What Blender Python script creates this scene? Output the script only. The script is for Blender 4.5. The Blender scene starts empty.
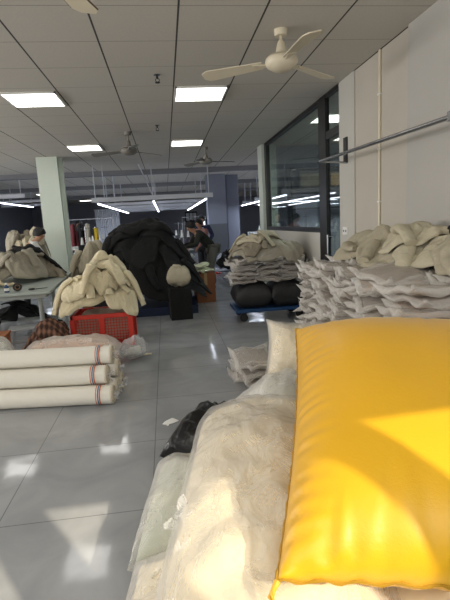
import bpy, bmesh, math, random
import numpy as np
from mathutils import Vector, Matrix, noise

random.seed(7)
PI = math.pi
sc = bpy.context.scene
COL = sc.collection
sc.view_settings.view_transform = 'Standard'
sc.view_settings.look = 'None'
sc.view_settings.exposure = .80
sc.cycles.use_denoising = True
sc.cycles.max_bounces = 8
sc.cycles.transparent_max_bounces = 16
sc.cycles.caustics_reflective = False
sc.cycles.caustics_refractive = False
sc.cycles.sample_clamp_indirect = 4.0


# ---------------------------------------------------------------- materials
def S(hexv):
    r, g, b = hexv
    return tuple((c / 255 / 12.92) if c / 255 <= 0.04045 else ((c / 255 + 0.055) / 1.055) ** 2.4 for c in (r, g, b)) + (1,)


def mat(name, rgb, rough=.6, var=0.0, vscale=6.0, bump=0.0, bscale=30.0, metal=0.0, spec=.5, detail=3.0, alpha=1.0, coat=0.0, sheen=0.0, coord='Object', wave=None):
    m = bpy.data.materials.new(name)
    m.use_nodes = True
    nt = m.node_tree
    b = nt.nodes['Principled BSDF']
    c = S(rgb)
    b.inputs['Base Color'].default_value = c
    b.inputs['Roughness'].default_value = rough
    b.inputs['Metallic'].default_value = metal
    b.inputs['Specular IOR Level'].default_value = spec
    b.inputs['Alpha'].default_value = alpha
    if coat:
        b.inputs['Coat Weight'].default_value = coat
        b.inputs['Coat Roughness'].default_value = .15
    if sheen:
        b.inputs['Sheen Weight'].default_value = sheen
    tc = nt.nodes.new('ShaderNodeTexCoord')
    if var:
        n = nt.nodes.new('ShaderNodeTexNoise')
        n.inputs['Scale'].default_value = vscale
        n.inputs['Detail'].default_value = detail
        nt.links.new(tc.outputs[coord], n.inputs['Vector'])
        mx = nt.nodes.new('ShaderNodeMix')
        mx.data_type = 'RGBA'
        mx.inputs[6].default_value = tuple(min(1, x * (1 - var)) for x in c[:3]) + (1,)
        mx.inputs[7].default_value = tuple(min(1, x * (1 + var)) for x in c[:3]) + (1,)
        nt.links.new(n.outputs[0], mx.inputs[0])
        nt.links.new(mx.outputs[2], b.inputs['Base Color'])
    if bump:
        n2 = nt.nodes.new('ShaderNodeTexNoise')
        n2.inputs['Scale'].default_value = bscale
        n2.inputs['Detail'].default_value = 4
        n2.inputs['Distortion'].default_value = .6
        nt.links.new(tc.outputs[coord], n2.inputs['Vector'])
        bp = nt.nodes.new('ShaderNodeBump')
        bp.inputs['Strength'].default_value = bump
        bp.inputs['Distance'].default_value = .02
        nt.links.new(n2.outputs[0], bp.inputs['Height'])
        nt.links.new(bp.outputs[0], b.inputs['Normal'])
    return m


def film_mat(name, rgb, lo=.12, hi=.6, rough=.18, bump=.5, bscale=22.0):
    """clear crinkled polythene: see-through face on, milky at grazing angles and along creases"""
    m = bpy.data.materials.new(name)
    m.use_nodes = True
    nt = m.node_tree
    b = nt.nodes['Principled BSDF']
    b.inputs['Base Color'].default_value = S(rgb)
    b.inputs['Roughness'].default_value = rough
    b.inputs['Specular IOR Level'].default_value = .8
    tr = nt.nodes.new('ShaderNodeBsdfTransparent')
    mix = nt.nodes.new('ShaderNodeMixShader')
    lw = nt.nodes.new('ShaderNodeLayerWeight')
    lw.inputs[0].default_value = .35
    tc = nt.nodes.new('ShaderNodeTexCoord')
    no = nt.nodes.new('ShaderNodeTexNoise')
    no.inputs['Scale'].default_value = bscale
    no.inputs['Detail'].default_value = 3
    no.inputs['Distortion'].default_value = 2.2
    mpn = nt.nodes.new('ShaderNodeMapping')
    mpn.inputs['Scale'].default_value = (1.0, .45, 1.0)
    mpn.inputs['Rotation'].default_value = (0, 0, .5)
    nt.links.new(tc.outputs['Object'], mpn.inputs[0])
    nt.links.new(mpn.outputs[0], no.inputs['Vector'])
    bp = nt.nodes.new('ShaderNodeBump')
    bp.inputs['Strength'].default_value = bump
    bp.inputs['Distance'].default_value = .03
    nt.links.new(no.outputs[0], bp.inputs['Height'])
    nt.links.new(bp.outputs[0], b.inputs['Normal'])
    nt.links.new(bp.outputs[0], lw.inputs['Normal'])
    mr = nt.nodes.new('ShaderNodeMapRange')
    mr.inputs['To Min'].default_value = lo
    mr.inputs['To Max'].default_value = hi
    nt.links.new(lw.outputs['Facing'], mr.inputs['Value'])
    nt.links.new(mr.outputs[0], mix.inputs[0])
    nt.links.new(tr.outputs[0], mix.inputs[1])
    nt.links.new(b.outputs[0], mix.inputs[2])
    nt.links.new(mix.outputs[0], nt.nodes['Material Output'].inputs[0])
    return m


def emit(name, rgb, strength):
    m = bpy.data.materials.new(name)
    m.use_nodes = True
    b = m.node_tree.nodes['Principled BSDF']
    b.inputs['Base Color'].default_value = S(rgb)
    b.inputs['Emission Color'].default_value = S(rgb)
    b.inputs['Emission Strength'].default_value = strength
    return m


def floor_mat():
    m = bpy.data.materials.new('polished_grey_tile')
    m.use_nodes = True
    nt = m.node_tree
    N, L = nt.nodes, nt.links
    b = N['Principled BSDF']
    tc = N.new('ShaderNodeTexCoord')
    n1 = N.new('ShaderNodeTexNoise')
    n1.inputs['Scale'].default_value = 1.7
    n1.inputs['Detail'].default_value = 6
    n1.inputs['Distortion'].default_value = 1.4
    L.new(tc.outputs['Object'], n1.inputs['Vector'])
    cr = N.new('ShaderNodeValToRGB')
    cr.color_ramp.elements[0].position = .3
    cr.color_ramp.elements[0].color = S((152, 155, 158))
    cr.color_ramp.elements[1].position = .75
    cr.color_ramp.elements[1].color = S((178, 180, 182))
    L.new(n1.outputs[0], cr.inputs[0])
    br = N.new('ShaderNodeTexBrick')
    br.offset = 0
    br.inputs['Scale'].default_value = 1.0
    br.inputs['Brick Width'].default_value = .8
    br.inputs['Row Height'].default_value = .8
    br.inputs['Mortar Size'].default_value = .003
    br.inputs['Color1'].default_value = (1, 1, 1, 1)
    br.inputs['Color2'].default_value = (.94, .94, .94, 1)
    br.inputs['Mortar'].default_value = (.5, .5, .5, 1)
    mp = N.new('ShaderNodeMapping')
    mp.inputs['Location'].default_value = (.18, .1, 0)
    L.new(tc.outputs['Object'], mp.inputs[0])
    L.new(mp.outputs[0], br.inputs['Vector'])
    mx = N.new('ShaderNodeMix')
    mx.data_type = 'RGBA'
    mx.blend_type = 'MULTIPLY'
    mx.inputs[0].default_value = 1
    L.new(cr.outputs[0], mx.inputs[6])
    L.new(br.outputs['Color'], mx.inputs[7])
    L.new(mx.outputs[2], b.inputs['Base Color'])
    b.inputs['Roughness'].default_value = .085
    b.inputs['Specular IOR Level'].default_value = .34
    n2 = N.new('ShaderNodeTexNoise')
    n2.inputs['Scale'].default_value = 2.4
    n2.inputs['Detail'].default_value = 2
    L.new(tc.outputs['Object'], n2.inputs['Vector'])
    bp = N.new('ShaderNodeBump')
    bp.inputs['Strength'].default_value = .14
    bp.inputs['Distance'].default_value = .02
    L.new(n2.outputs[0], bp.inputs['Height'])
    L.new(bp.outputs[0], b.inputs['Normal'])
    return m


def ceiling_mat():
    m = bpy.data.materials.new('suspended_ceiling_tiles')
    m.use_nodes = True
    nt = m.node_tree
    N, L = nt.nodes, nt.links
    b = N['Principled BSDF']
    b.inputs['Roughness'].default_value = .85
    tc = N.new('ShaderNodeTexCoord')
    sp = N.new('ShaderNodeSeparateXYZ')
    L.new(tc.outputs['Object'], sp.inputs[0])

    def line(sock, off, pitch, width):
        a = N.new('ShaderNodeMath'); a.operation = 'SUBTRACT'; a.inputs[1].default_value = off
        L.new(sock, a.inputs[0])
        d = N.new('ShaderNodeMath'); d.operation = 'PINGPONG'; d.inputs[1].default_value = pitch / 2
        L.new(a.outputs[0], d.inputs[0])
        c = N.new('ShaderNodeMath'); c.operation = 'LESS_THAN'; c.inputs[1].default_value = width
        L.new(d.outputs[0], c.inputs[0])
        return c.outputs[0]
    lx = line(sp.outputs[0], .205, .635, .0075)
    ly = line(sp.outputs[1], 5.44, .635, .0035)
    n = N.new('ShaderNodeTexNoise')
    n.inputs['Scale'].default_value = 60
    n.inputs['Detail'].default_value = 4
    L.new(tc.outputs['Object'], n.inputs['Vector'])
    m1 = N.new('ShaderNodeMix'); m1.data_type = 'RGBA'
    m1.inputs[6].default_value = S((186, 181, 172)); m1.inputs[7].default_value = S((204, 199, 190))
    L.new(n.outputs[0], m1.inputs[0])
    m2 = N.new('ShaderNodeMix'); m2.data_type = 'RGBA'
    m2.inputs[7].default_value = S((128, 126, 122))
    L.new(m1.outputs[2], m2.inputs[6]); L.new(ly, m2.inputs[0])
    m3 = N.new('ShaderNodeMix'); m3.data_type = 'RGBA'
    m3.inputs[7].default_value = S((60, 58, 55))
    L.new(m2.outputs[2], m3.inputs[6]); L.new(lx, m3.inputs[0])
    L.new(m3.outputs[2], b.inputs['Base Color'])
    return m


def glass_mat(name, tint, gloss_rough=.02):
    m = bpy.data.materials.new(name)
    m.use_nodes = True
    nt = m.node_tree
    N, L = nt.nodes, nt.links
    N.remove(N['Principled BSDF'])
    tr = N.new('ShaderNodeBsdfTransparent'); tr.inputs[0].default_value = tint
    gl = N.new('ShaderNodeBsdfGlossy'); gl.inputs['Roughness'].default_value = gloss_rough
    lw = N.new('ShaderNodeLayerWeight'); lw.inputs[0].default_value = .5
    pw = N.new('ShaderNodeMath'); pw.operation = 'POWER'; pw.inputs[1].default_value = 4.0
    L.new(lw.outputs['Facing'], pw.inputs[0])
    fr = N.new('ShaderNodeMath'); fr.operation = 'MULTIPLY_ADD'; fr.inputs[1].default_value = .8; fr.inputs[2].default_value = .05
    L.new(pw.outputs[0], fr.inputs[0])
    mx = N.new('ShaderNodeMixShader')
    L.new(fr.outputs[0], mx.inputs[0]); L.new(tr.outputs[0], mx.inputs[1]); L.new(gl.outputs[0], mx.inputs[2])
    L.new(mx.outputs[0], N['Material Output'].inputs[0])
    return m


M = {}
M['floor'] = floor_mat()
M['ceiling'] = ceiling_mat()
M['wall_white'] = mat('white_wall_paint', (186, 183, 175), .75, .05, 3, .05, 60)
M['wall_cream'] = mat('cream_wall_paint', (184, 178, 166), .75, .06, 2.5, .06, 50)
M['wall_grey'] = mat('pale_grey_wall_paint', (176, 173, 167), .75, .04, 2, .05, 50)
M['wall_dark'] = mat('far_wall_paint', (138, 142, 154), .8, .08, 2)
M['column_green'] = mat('pale_green_column_paint', (202, 212, 200), .6, .03, 2)
M['column_grey'] = mat('blue_grey_column_paint', (120, 124, 138), .7, .04, 2)
M['column_low'] = mat('grey_column_dado_paint', (88, 92, 98), .6, .04, 2)
M['beam_grey'] = mat('dull_beam_paint', (120, 121, 126), .8, .04, 2)
M['black_frame'] = mat('black_aluminium', (18, 19, 20), .4)
M['glass'] = glass_mat('partition_glass', (.80, .86, .84, 1))
M['clear_glass'] = glass_mat('window_glass', (.95, .97, .97, 1))
M['panel'] = emit('lit_diffuser', (255, 253, 248), 3.4)
M['led'] = emit('led_tube', (236, 240, 255), 5.0)
M['trim_white'] = mat('white_trim', (225, 225, 220), .45)
M['white_metal'] = mat('white_painted_metal', (196, 200, 208), .45, .04, 5)
M['fan_cream'] = mat('cream_fan_enamel', (216, 206, 182), .4, .05, 8)
M['fan_brown'] = mat('brown_edge', (96, 76, 50), .5)
M['fan_grey'] = mat('grey_fan_enamel', (120, 116, 108), .5, .05, 8)
M['chrome'] = mat('brushed_chrome_tube', (170, 172, 174), .25, metal=.9)
M['dark_metal'] = mat('dark_metal', (44, 45, 48), .45, metal=.4)
M['yellow'] = mat('yellow_nylon', (226, 172, 24), .40, .04, 3, .06, 90, sheen=.15, spec=.45)
M['yellow_dark'] = mat('yellow_seam', (170, 128, 22), .6)
M['cream_fill'] = mat('cream_padding', (238, 224, 192), .9, .06, 5, .3, 9)
M['white_fill'] = mat('white_padding', (206, 207, 198), .9, .05, 5, .3, 10)
M['green_fill'] = mat('greenish_white_padding', (190, 194, 176), .9, .05, 5, .3, 10)
M['pink_fill'] = mat('pale_pink_fabric', (226, 196, 176), .9, .06, 5, .25, 12)
M['film'] = film_mat('crinkled_clear_film', (244, 241, 234), .13, .75, .17, .7, 8)
M['film_pack'] = film_mat('pack_film', (216, 210, 202), .08, .70, .22, .3, 14)
M['film_hem'] = film_mat('pack_film_hem', (232, 228, 221), .30, .85, .2, .3, 14)
M['film_clear'] = film_mat('loose_clear_film', (232, 233, 234), .22, .7, .15, .7, 16)
M['black_film'] = mat('black_bin_bag', (9, 9, 11), .3, .1, 5, .5, 14, spec=.5)
M['dark_wrap'] = mat('dark_grey_wrap', (40, 40, 42), .5, .2, 6, .5, 10)
M['cream_cloth'] = mat('cream_fleece', (216, 205, 172), .95, .08, 8, .8, 24, sheen=.3)
M['cream_cloth_b'] = mat('cream_fleece_shade', (206, 194, 160), .95, .08, 8, .8, 24, sheen=.3)  # slightly darker cream tone of the same fleece
M['beige_coat'] = mat('olive_beige_coat', (172, 164, 142), .9, .06, 6, .6, 22)
M['beige_coat_b'] = mat('light_beige_coat', (188, 180, 156), .9, .06, 6, .6, 22)
M['taupe'] = mat('taupe_cloth', (136, 127, 110), .9, .08, 6, .6, 22)
M['grey_cloth'] = mat('greyish_beige_cloth', (160, 154, 138), .9, .08, 6, .6, 22)
M['pale_cloth'] = mat('pale_green_cloth', (206, 210, 180), .9, .05, 6, .2, 60)
M['black_cloth'] = mat('black_garment_cloth', (8, 9, 10), .9, .2, 6, .6, 20)
M['black_cloth_b'] = mat('charcoal_garment_cloth', (13, 14, 15), .9, .2, 6, .6, 20)
M['white_cloth'] = mat('white_plastic_cloth', (214, 214, 210), .6, .04, 6, .3, 20)
for nm, rgb in (('pack_grey', (150, 142, 136)), ('pack_taupe', (158, 146, 134)), ('pack_pink', (170, 150, 132)), ('pack_light', (172, 164, 156)), ('pack_brown', (128, 112, 100))):
    M[nm] = mat(nm + '_cloth', rgb, .9, .12, 9, .3, 40)
M['roll'] = mat('white_roll_fabric', (240, 236, 224), .75, .04, 6, .25, 12)
M['roll_end'] = mat('roll_end_layers', (214, 204, 184), .9, .12, 40)
M['orange'] = mat('orange_stripe', (214, 110, 50), .6)
M['blue'] = mat('blue_stripe', (60, 130, 170), .6)
M['red_plastic'] = mat('red_plastic', (196, 50, 36), .4, .06, 6)
M['blue_plastic'] = mat('blue_plastic', (26, 66, 112), .45, .06, 6)
M['dark_blue'] = mat('dark_blue_tarp', (24, 40, 72), .6, .1, 6)
M['table_top'] = mat('pale_grey_laminate', (166, 176, 170), .35, .04, 4)
M['table_metal'] = mat('grey_table_metal', (150, 156, 152), .45, .04, 4)
M['stool_grey'] = mat('grey_plastic_stool', (150, 154, 156), .5, .04, 6)
M['wood'] = mat('orange_brown_wood', (150, 92, 54), .6, .15, 7)
M['carton'] = mat('brown_carton', (138, 86, 56), .85, .08, 5)
M['carton_light'] = mat('kraft_carton', (186, 140, 92), .85, .06, 5)
M['plywood'] = mat('pale_plywood', (170, 140, 100), .7, .12, 5)
M['paper'] = mat('white_paper', (240, 240, 236), .8)
M['skin'] = mat('skin', (176, 132, 106), .6, .04, 10)
M['hair'] = mat('black_hair', (10, 9, 9), .6, .2, 40, .4, 90)
M['olive_jacket'] = mat('dark_olive_jacket', (34, 36, 30), .9, .15, 8, .2, 40)
M['navy'] = mat('navy_cloth', (28, 36, 66), .9, .15, 8, .2, 40)
M['dark_trousers'] = mat('dark_trousers', (40, 42, 46), .9, .1, 8)
M['grey_trousers'] = mat('grey_trousers', (96, 94, 88), .9, .1, 8)
M['pinkish'] = mat('dusty_pink_cloth', (170, 122, 118), .9, .1, 8)
M['maroon'] = mat('maroon_cloth', (96, 34, 36), .9, .1, 8)
M['yellow_cloth'] = mat('mustard_cloth', (190, 160, 40), .9, .1, 8)
M['machine'] = mat('machine_enamel', (208, 210, 208), .35)
M['spool'] = mat('white_thread', (220, 218, 210), .8)
M['eye_white'] = mat('eye_white', (220, 216, 210), .4)
M['screen_dark'] = mat('dark_board', (26, 22, 26), .6)
M['red_sign'] = emit('red_lettering', (190, 40, 60), .5)


def plaid():
    m = mat('brown_plaid_cloth', (74, 50, 40), .95)
    nt = m.node_tree
    N, L = nt.nodes, nt.links
    b = N['Principled BSDF']
    tc = N.new('ShaderNodeTexCoord')
    w = []
    for d in ('X', 'Y'):
        wv = N.new('ShaderNodeTexWave'); wv.bands_direction = d
        wv.inputs['Scale'].default_value = 5.5
        L.new(tc.outputs['Object'], wv.inputs['Vector'])
        w.append(wv)
    mu = N.new('ShaderNodeMath'); mu.operation = 'ADD'
    L.new(w[0].outputs['Fac'], mu.inputs[0]); L.new(w[1].outputs['Fac'], mu.inputs[1])
    cr = N.new('ShaderNodeValToRGB')
    cr.color_ramp.elements[0].color = S((56, 38, 32)); cr.color_ramp.elements[1].color = S((136, 98, 78))
    cr.color_ramp.elements[0].position = .3; cr.color_ramp.elements[1].position = .9
    hf = N.new('ShaderNodeMath'); hf.operation = 'MULTIPLY'; hf.inputs[1].default_value = .5
    L.new(mu.outputs[0], hf.inputs[0])
    L.new(hf.outputs[0], cr.inputs[0]); L.new(cr.outputs[0], b.inputs['Base Color'])
    return m


M['plaid'] = plaid()


# ---------------------------------------------------------------- helpers
def mesh_obj(name, verts, faces, m, parent=None, smooth=False, uvs=None):
    me = bpy.data.meshes.new(name)
    me.from_pydata([tuple(map(float, v)) for v in verts], [], [tuple(map(int, f)) for f in faces])
    me.validate()
    if m is not None:
        for mm in (m if isinstance(m, (list, tuple)) else [m]):
            me.materials.append(mm)
    if smooth:
        me.polygons.foreach_set('use_smooth', [True] * len(me.polygons))
    if uvs is not None:
        ul = me.uv_layers.new(name='UVMap')
        for lp in me.loops:
            ul.data[lp.index].uv = uvs[lp.vertex_index]
    o = bpy.data.objects.new(name, me)
    COL.objects.link(o)
    if parent is not None:
        o.parent = parent
    return o


class MB:
    """collects simple solids into one mesh"""
    def __init__(s):
        s.v, s.f = [], []

    def add(s, vs, fs, T=None):
        o = len(s.v)
        s.v += [tuple(T @ Vector(p)) if T is not None else tuple(p) for p in vs]
        s.f += [tuple(i + o for i in f) for f in fs]
        return s

    def box(s, x0, x1, y0, y1, z0, z1, T=None, c=0.0):
        if c <= 0:
            vs = [(x, y, z) for z in (z0, z1) for y in (y0, y1) for x in (x0, x1)]
            fs = [(0, 2, 3, 1), (4, 5, 7, 6), (0, 1, 5, 4), (2, 6, 7, 3), (0, 4, 6, 2), (1, 3, 7, 5)]
            return s.add(vs, fs, T)
        bm = bmesh.new()
        bmesh.ops.create_cube(bm, size=1)
        for v in bm.verts:
            v.co = Vector(((x0 + x1) / 2 + v.co.x * (x1 - x0), (y0 + y1) / 2 + v.co.y * (y1 - y0), (z0 + z1) / 2 + v.co.z * (z1 - z0)))
        bmesh.ops.bevel(bm, geom=list(bm.edges), offset=c, segments=2, affect='EDGES', profile=.5)
        bm.verts.index_update()
        vs = [tuple(v.co) for v in bm.verts]
        fs = [tuple(v.index for v in f.verts) for f in bm.faces]
        bm.free()
        return s.add(vs, fs, T)

    def tube(s, pts, r, n=10, cap=True):
        pts = [Vector(p) for p in pts]
        rs = r if isinstance(r, (list, tuple)) else [r] * len(pts)
        o = len(s.v)
        prev = None
        for i, p in enumerate(pts):
            d = (pts[min(i + 1, len(pts) - 1)] - pts[max(i - 1, 0)]).normalized()
            if prev is None:
                a = d.orthogonal().normalized()
            else:
                a = (prev - d * prev.dot(d)).normalized()
            prev = a
            b = d.cross(a)
            for k in range(n):
                t = 2 * PI * k / n
                s.v.append(tuple(p + (a * math.cos(t) + b * math.sin(t)) * rs[i]))
        for i in range(len(pts) - 1):
            for k in range(n):
                s.f.append((o + i * n + k, o + i * n + (k + 1) % n, o + (i + 1) * n + (k + 1) % n, o + (i + 1) * n + k))
        if cap:
            s.f.append(tuple(o + k for k in reversed(range(n))))
            s.f.append(tuple(o + (len(pts) - 1) * n + k for k in range(n)))
        return s

    def lathe(s, prof, n=20, T=None):
        vs, fs = [], []
        for r, z in prof:
            for k in range(n):
                t = 2 * PI * k / n
                vs.append((r * math.cos(t), r * math.sin(t), z))
        for i in range(len(prof) - 1):
            for k in range(n):
                fs.append((i * n + k, i * n + (k + 1) % n, (i + 1) * n + (k + 1) % n, (i + 1) * n + k))
        fs.append(tuple(reversed(range(n))))
        fs.append(tuple((len(prof) - 1) * n + k for k in range(n)))
        return s.add(vs, fs, T)

    def build(s, name, m, parent=None, smooth=False):
        o = mesh_obj(name, s.v, s.f, m, parent, False)
        if smooth:
            me = o.data
            me.polygons.foreach_set('use_smooth', [True] * len(me.polygons))
            try:
                me.set_sharp_from_angle(angle=math.radians(40))
            except Exception:
                pass
        return o


def tag(o, label=None, cat=None, group=None, kind=None):
    if label: o['label'] = label
    if cat: o['category'] = cat
    if group: o['group'] = group
    if kind: o['kind'] = kind
    return o


def thing(name, label, cat, loc=(0, 0, 0), rz=0.0, group=None):
    o = bpy.data.objects.new(name, None)
    COL.objects.link(o)
    o.location = loc
    o.rotation_euler = (0, 0, rz)
    o.empty_display_size = .1
    return tag(o, label, cat, group)


def copy_tree(o, parent=None):
    c = o.copy()
    COL.objects.link(c)
    if parent is not None:
        c.parent = parent
    for ch in list(o.children):
        copy_tree(ch, c)
    return c


def struct(o):
    o['kind'] = 'structure'
    return o


def fbm(x, y, z=0.0, oct=3):
    return noise.fractal(Vector((x, y, z)), 1.0, 2.0, oct, noise_basis='PERLIN_ORIGINAL')


def ridge(x, y, z=0.0):
    return 1 - abs(noise.noise(Vector((x, y, z)))) * 2


def grid_faces(nu, nv):
    return [(i * nv + j, (i + 1) * nv + j, (i + 1) * nv + j + 1, i * nv + j + 1) for i in range(nu - 1) for j in range(nv - 1)]


def pillow(nu, nv, fn_top, fn_bot):
    """closed two-sided sheet: fn(u, v) with u, v in [-1, 1]; both sides share the border"""
    us = [-1 + 2 * i / (nu - 1) for i in range(nu)]
    vs_ = [-1 + 2 * j / (nv - 1) for j in range(nv)]
    V = [fn_top(u, v) for u in us for v in vs_]
    F = [tuple(reversed(f)) for f in grid_faces(nu, nv)]
    F = [f for f in grid_faces(nu, nv)]
    idx = {}
    for i in range(nu):
        for j in range(nv):
            if i in (0, nu - 1) or j in (0, nv - 1):
                idx[i, j] = i * nv + j
            else:
                idx[i, j] = len(V)
                V.append(fn_bot(us[i], vs_[j]))
    for i in range(nu - 1):
        for j in range(nv - 1):
            F.append((idx[i, j], idx[i, j + 1], idx[i + 1, j + 1], idx[i + 1, j]))
    return V, F


# ---------------------------------------------------------------- cloth settling on a height field (numpy, position based)
class Field:
    def __init__(s, x0, x1, y0, y1, base, res=.02):
        s.x0, s.y0, s.res = x0, y0, res
        s.nx, s.ny = int((x1 - x0) / res) + 1, int((y1 - y0) / res) + 1
        X, Y = np.meshgrid(x0 + np.arange(s.nx) * res, y0 + np.arange(s.ny) * res, indexing='ij')
        s.h = np.array(base(X, Y), dtype=float) * np.ones_like(X)

    def __call__(s, x, y):
        fx = np.clip((x - s.x0) / s.res, 0, s.nx - 1.001)
        fy = np.clip((y - s.y0) / s.res, 0, s.ny - 1.001)
        i, j = fx.astype(int), fy.astype(int)
        a, b = fx - i, fy - j
        return (s.h[i, j] * (1 - a) * (1 - b) + s.h[i + 1, j] * a * (1 - b) + s.h[i, j + 1] * (1 - a) * b + s.h[i + 1, j + 1] * a * b)

    def stamp(s, P, thick):
        i = np.clip(np.round((P[:, 0] - s.x0) / s.res).astype(int), 0, s.nx - 1)
        j = np.clip(np.round((P[:, 1] - s.y0) / s.res).astype(int), 0, s.ny - 1)
        new = s.h.copy()
        for di in (-1, 0, 1):
            for dj in (-1, 0, 1):
                ii, jj = np.clip(i + di, 0, s.nx - 1), np.clip(j + dj, 0, s.ny - 1)
                np.maximum.at(new, (ii, jj), P[:, 2] + thick)
        k = new.copy()
        k[1:-1, 1:-1] = (new[1:-1, 1:-1] * 4 + new[:-2, 1:-1] + new[2:, 1:-1] + new[1:-1, :-2] + new[1:-1, 2:]) / 8
        s.h = k


def coat_mask(n, m, sleeve=True):
    """jacket cut laid flat: body with two sleeves"""
    k = np.zeros((n, m), bool)
    if not sleeve:
        k[:] = True
        return k
    a, b = int(n * .27), int(n * .73)
    k[a:b, :] = True
    k[:, int(m * .70):] = True
    return k


def drape(name, F, x, y, w, l, rot, m, seed, parent=None, sleeve=True, crumple=.25, drop=.12, steps=90, thick=.018, sp=.036, solid=.012, stamp=.025, fold=.0):
    rng = np.random.default_rng(seed)
    n, q = max(6, int(w / sp)), max(6, int(l / sp))
    K = coat_mask(n, q, sleeve)
    gi = -np.ones((n, q), int)
    gi[K] = np.arange(K.sum())
    I, J = np.nonzero(K)
    U, W = (I - (n - 1) / 2) * sp, (J - (q - 1) / 2) * sp
    ph = rng.uniform(0, 99, 3)
    nz = lambda sx, sy, o: np.array([noise.noise(Vector((a * sx + o, b * sy + ph[0], ph[1]))) for a, b in zip(U, W)])
    lx = U * (1 - crumple) + nz(4, 4, ph[2]) * crumple * .30 + nz(9, 9, 7.) * crumple * .12
    ly = W * (1 - crumple * .9) + nz(4, 4, ph[2] + 31) * crumple * .30 + nz(9, 9, 17.) * crumple * .12
    c, s_ = math.cos(rot), math.sin(rot)
    P = np.stack([x + lx * c - ly * s_, y + lx * s_ + ly * c, np.zeros_like(lx)], 1)
    P[:, 2] = F(P[:, 0], P[:, 1]).max() * .0 + F(P[:, 0], P[:, 1]) + drop + (nz(7, 7, 55.) + .5 * nz(16, 16, 5.)) * crumple * .45
    E, Lr, St = [], [], []
    for di, dj, st in ((1, 0, 1.), (0, 1, 1.), (1, 1, .7), (1, -1, .7), (2, 0, .22), (0, 2, .22)):
        for i in range(n):
            for j in range(q):
                i2, j2 = i + di, j + dj
                if 0 <= i2 < n and 0 <= j2 < q and K[i, j] and K[i2, j2]:
                    E.append((gi[i, j], gi[i2, j2])); Lr.append(sp * math.hypot(di, dj)); St.append(st)
    E, Lr, St = np.array(E), np.array(Lr), np.array(St)
    N = len(P)
    cnt = np.bincount(E.ravel(), minlength=N).astype(float)
    ea, eb = E[:, 0], E[:, 1]
    Vv = np.zeros_like(P)
    dt = .022
    for t in range(steps):
        Vv[:, 2] -= 9.8 * dt
        Q = P + Vv * dt
        for it in range(7):
            d = Q[eb] - Q[ea]
            ln = np.sqrt((d * d).sum(1)) + 1e-9
            corr = d * ((ln - Lr) / ln * .5 * St)[:, None]
            for k in range(3):
                Q[:, k] += (np.bincount(ea, corr[:, k], N) - np.bincount(eb, corr[:, k], N)) / cnt * 2.2
            h = F(Q[:, 0], Q[:, 1]) + thick
            hit = Q[:, 2] < h
            Q[hit, 2] = h[hit]
            Q[hit, :2] = Q[hit, :2] * .45 + P[hit, :2] * .55
        Vv = (Q - P) / dt * .94
        P = Q
    fc = []
    for i in range(n - 1):
        for j in range(q - 1):
            if K[i, j] and K[i + 1, j] and K[i, j + 1] and K[i + 1, j + 1]:
                fc.append((gi[i, j], gi[i + 1, j], gi[i + 1, j + 1], gi[i, j + 1]))
    mids = np.concatenate([P, (P[ea] + P[eb]) / 2])
    F.stamp(mids, stamp)
    uv = [(float(a), float(b)) for a, b in zip(U, W)]
    o = mesh_obj(name, P, fc, m, parent, True, uvs=uv)
    sd = o.modifiers.new('Solidify', 'SOLIDIFY'); sd.thickness = solid; sd.offset = 0
    ss = o.modifiers.new('Subsurf', 'SUBSURF'); ss.levels = ss.render_levels = 1
    return o


def stuffed_tube(mb, pts, r, seed, n=14, wr=.16):
    """sleeve lying flat: soft flattened tube with bunched wrinkles and a slightly wider cuff"""
    pts = [Vector(p) for p in pts]
    k = len(pts)
    vs, fs = [], []
    for i, p in enumerate(pts):
        u = i / (k - 1)
        d = (pts[min(i + 1, k - 1)] - pts[max(i - 1, 0)]).normalized()
        side = d.cross(Vector((0, 0, 1)))
        side = side.normalized() if side.length > .05 else Vector((1, 0, 0))
        upv = side.cross(d)
        q = r * (1.25 - .35 * u) * (1.08 if i >= k - 2 else 1)
        if i == 0:
            q *= .55
        for a in range(n):
            t = 2 * PI * a / n
            c, s_ = math.cos(t), math.sin(t)
            w = 1 + wr * math.sin(i * 1.5 + seed + 2.2 * noise.noise(Vector((c * 1.4, s_, seed + i * .25)))) + .25 * noise.noise(Vector((c * 1.5 + seed, s_ * 1.5, i * .35)))
            vs.append(tuple(p + side * (q * 1.12 * c * (.9 + .1 * w)) + upv * (q * .62 * s_ * w)))
    for i in range(k - 1):
        for a in range(n):
            fs.append((i * n + a, i * n + (a + 1) % n, (i + 1) * n + (a + 1) % n, (i + 1) * n + a))
    fs.append(tuple(reversed(range(n))))
    fs.append(tuple((k - 1) * n + a for a in range(n)))
    mb.add(vs, fs)


def slope_limited(F, slope=1.5, it=40):
    """envelope a hanging cloth makes over steps in the field"""
    H = F.h.copy()
    d, dd = slope * F.res, slope * F.res * 1.414
    for _ in range(it):
        Q = H.copy()
        Q[1:, :] = np.maximum(Q[1:, :], H[:-1, :] - d); Q[:-1, :] = np.maximum(Q[:-1, :], H[1:, :] - d)
        Q[:, 1:] = np.maximum(Q[:, 1:], H[:, :-1] - d); Q[:, :-1] = np.maximum(Q[:, :-1], H[:, 1:] - d)
        Q[1:, 1:] = np.maximum(Q[1:, 1:], H[:-1, :-1] - dd); Q[:-1, :-1] = np.maximum(Q[:-1, :-1], H[1:, 1:] - dd)
        H = Q
    for _ in range(4):
        H[1:-1, 1:-1] = (2 * H[1:-1, 1:-1] + H[:-2, 1:-1] + H[2:, 1:-1] + H[1:-1, :-2] + H[1:-1, 2:]) / 6
    return H


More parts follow.
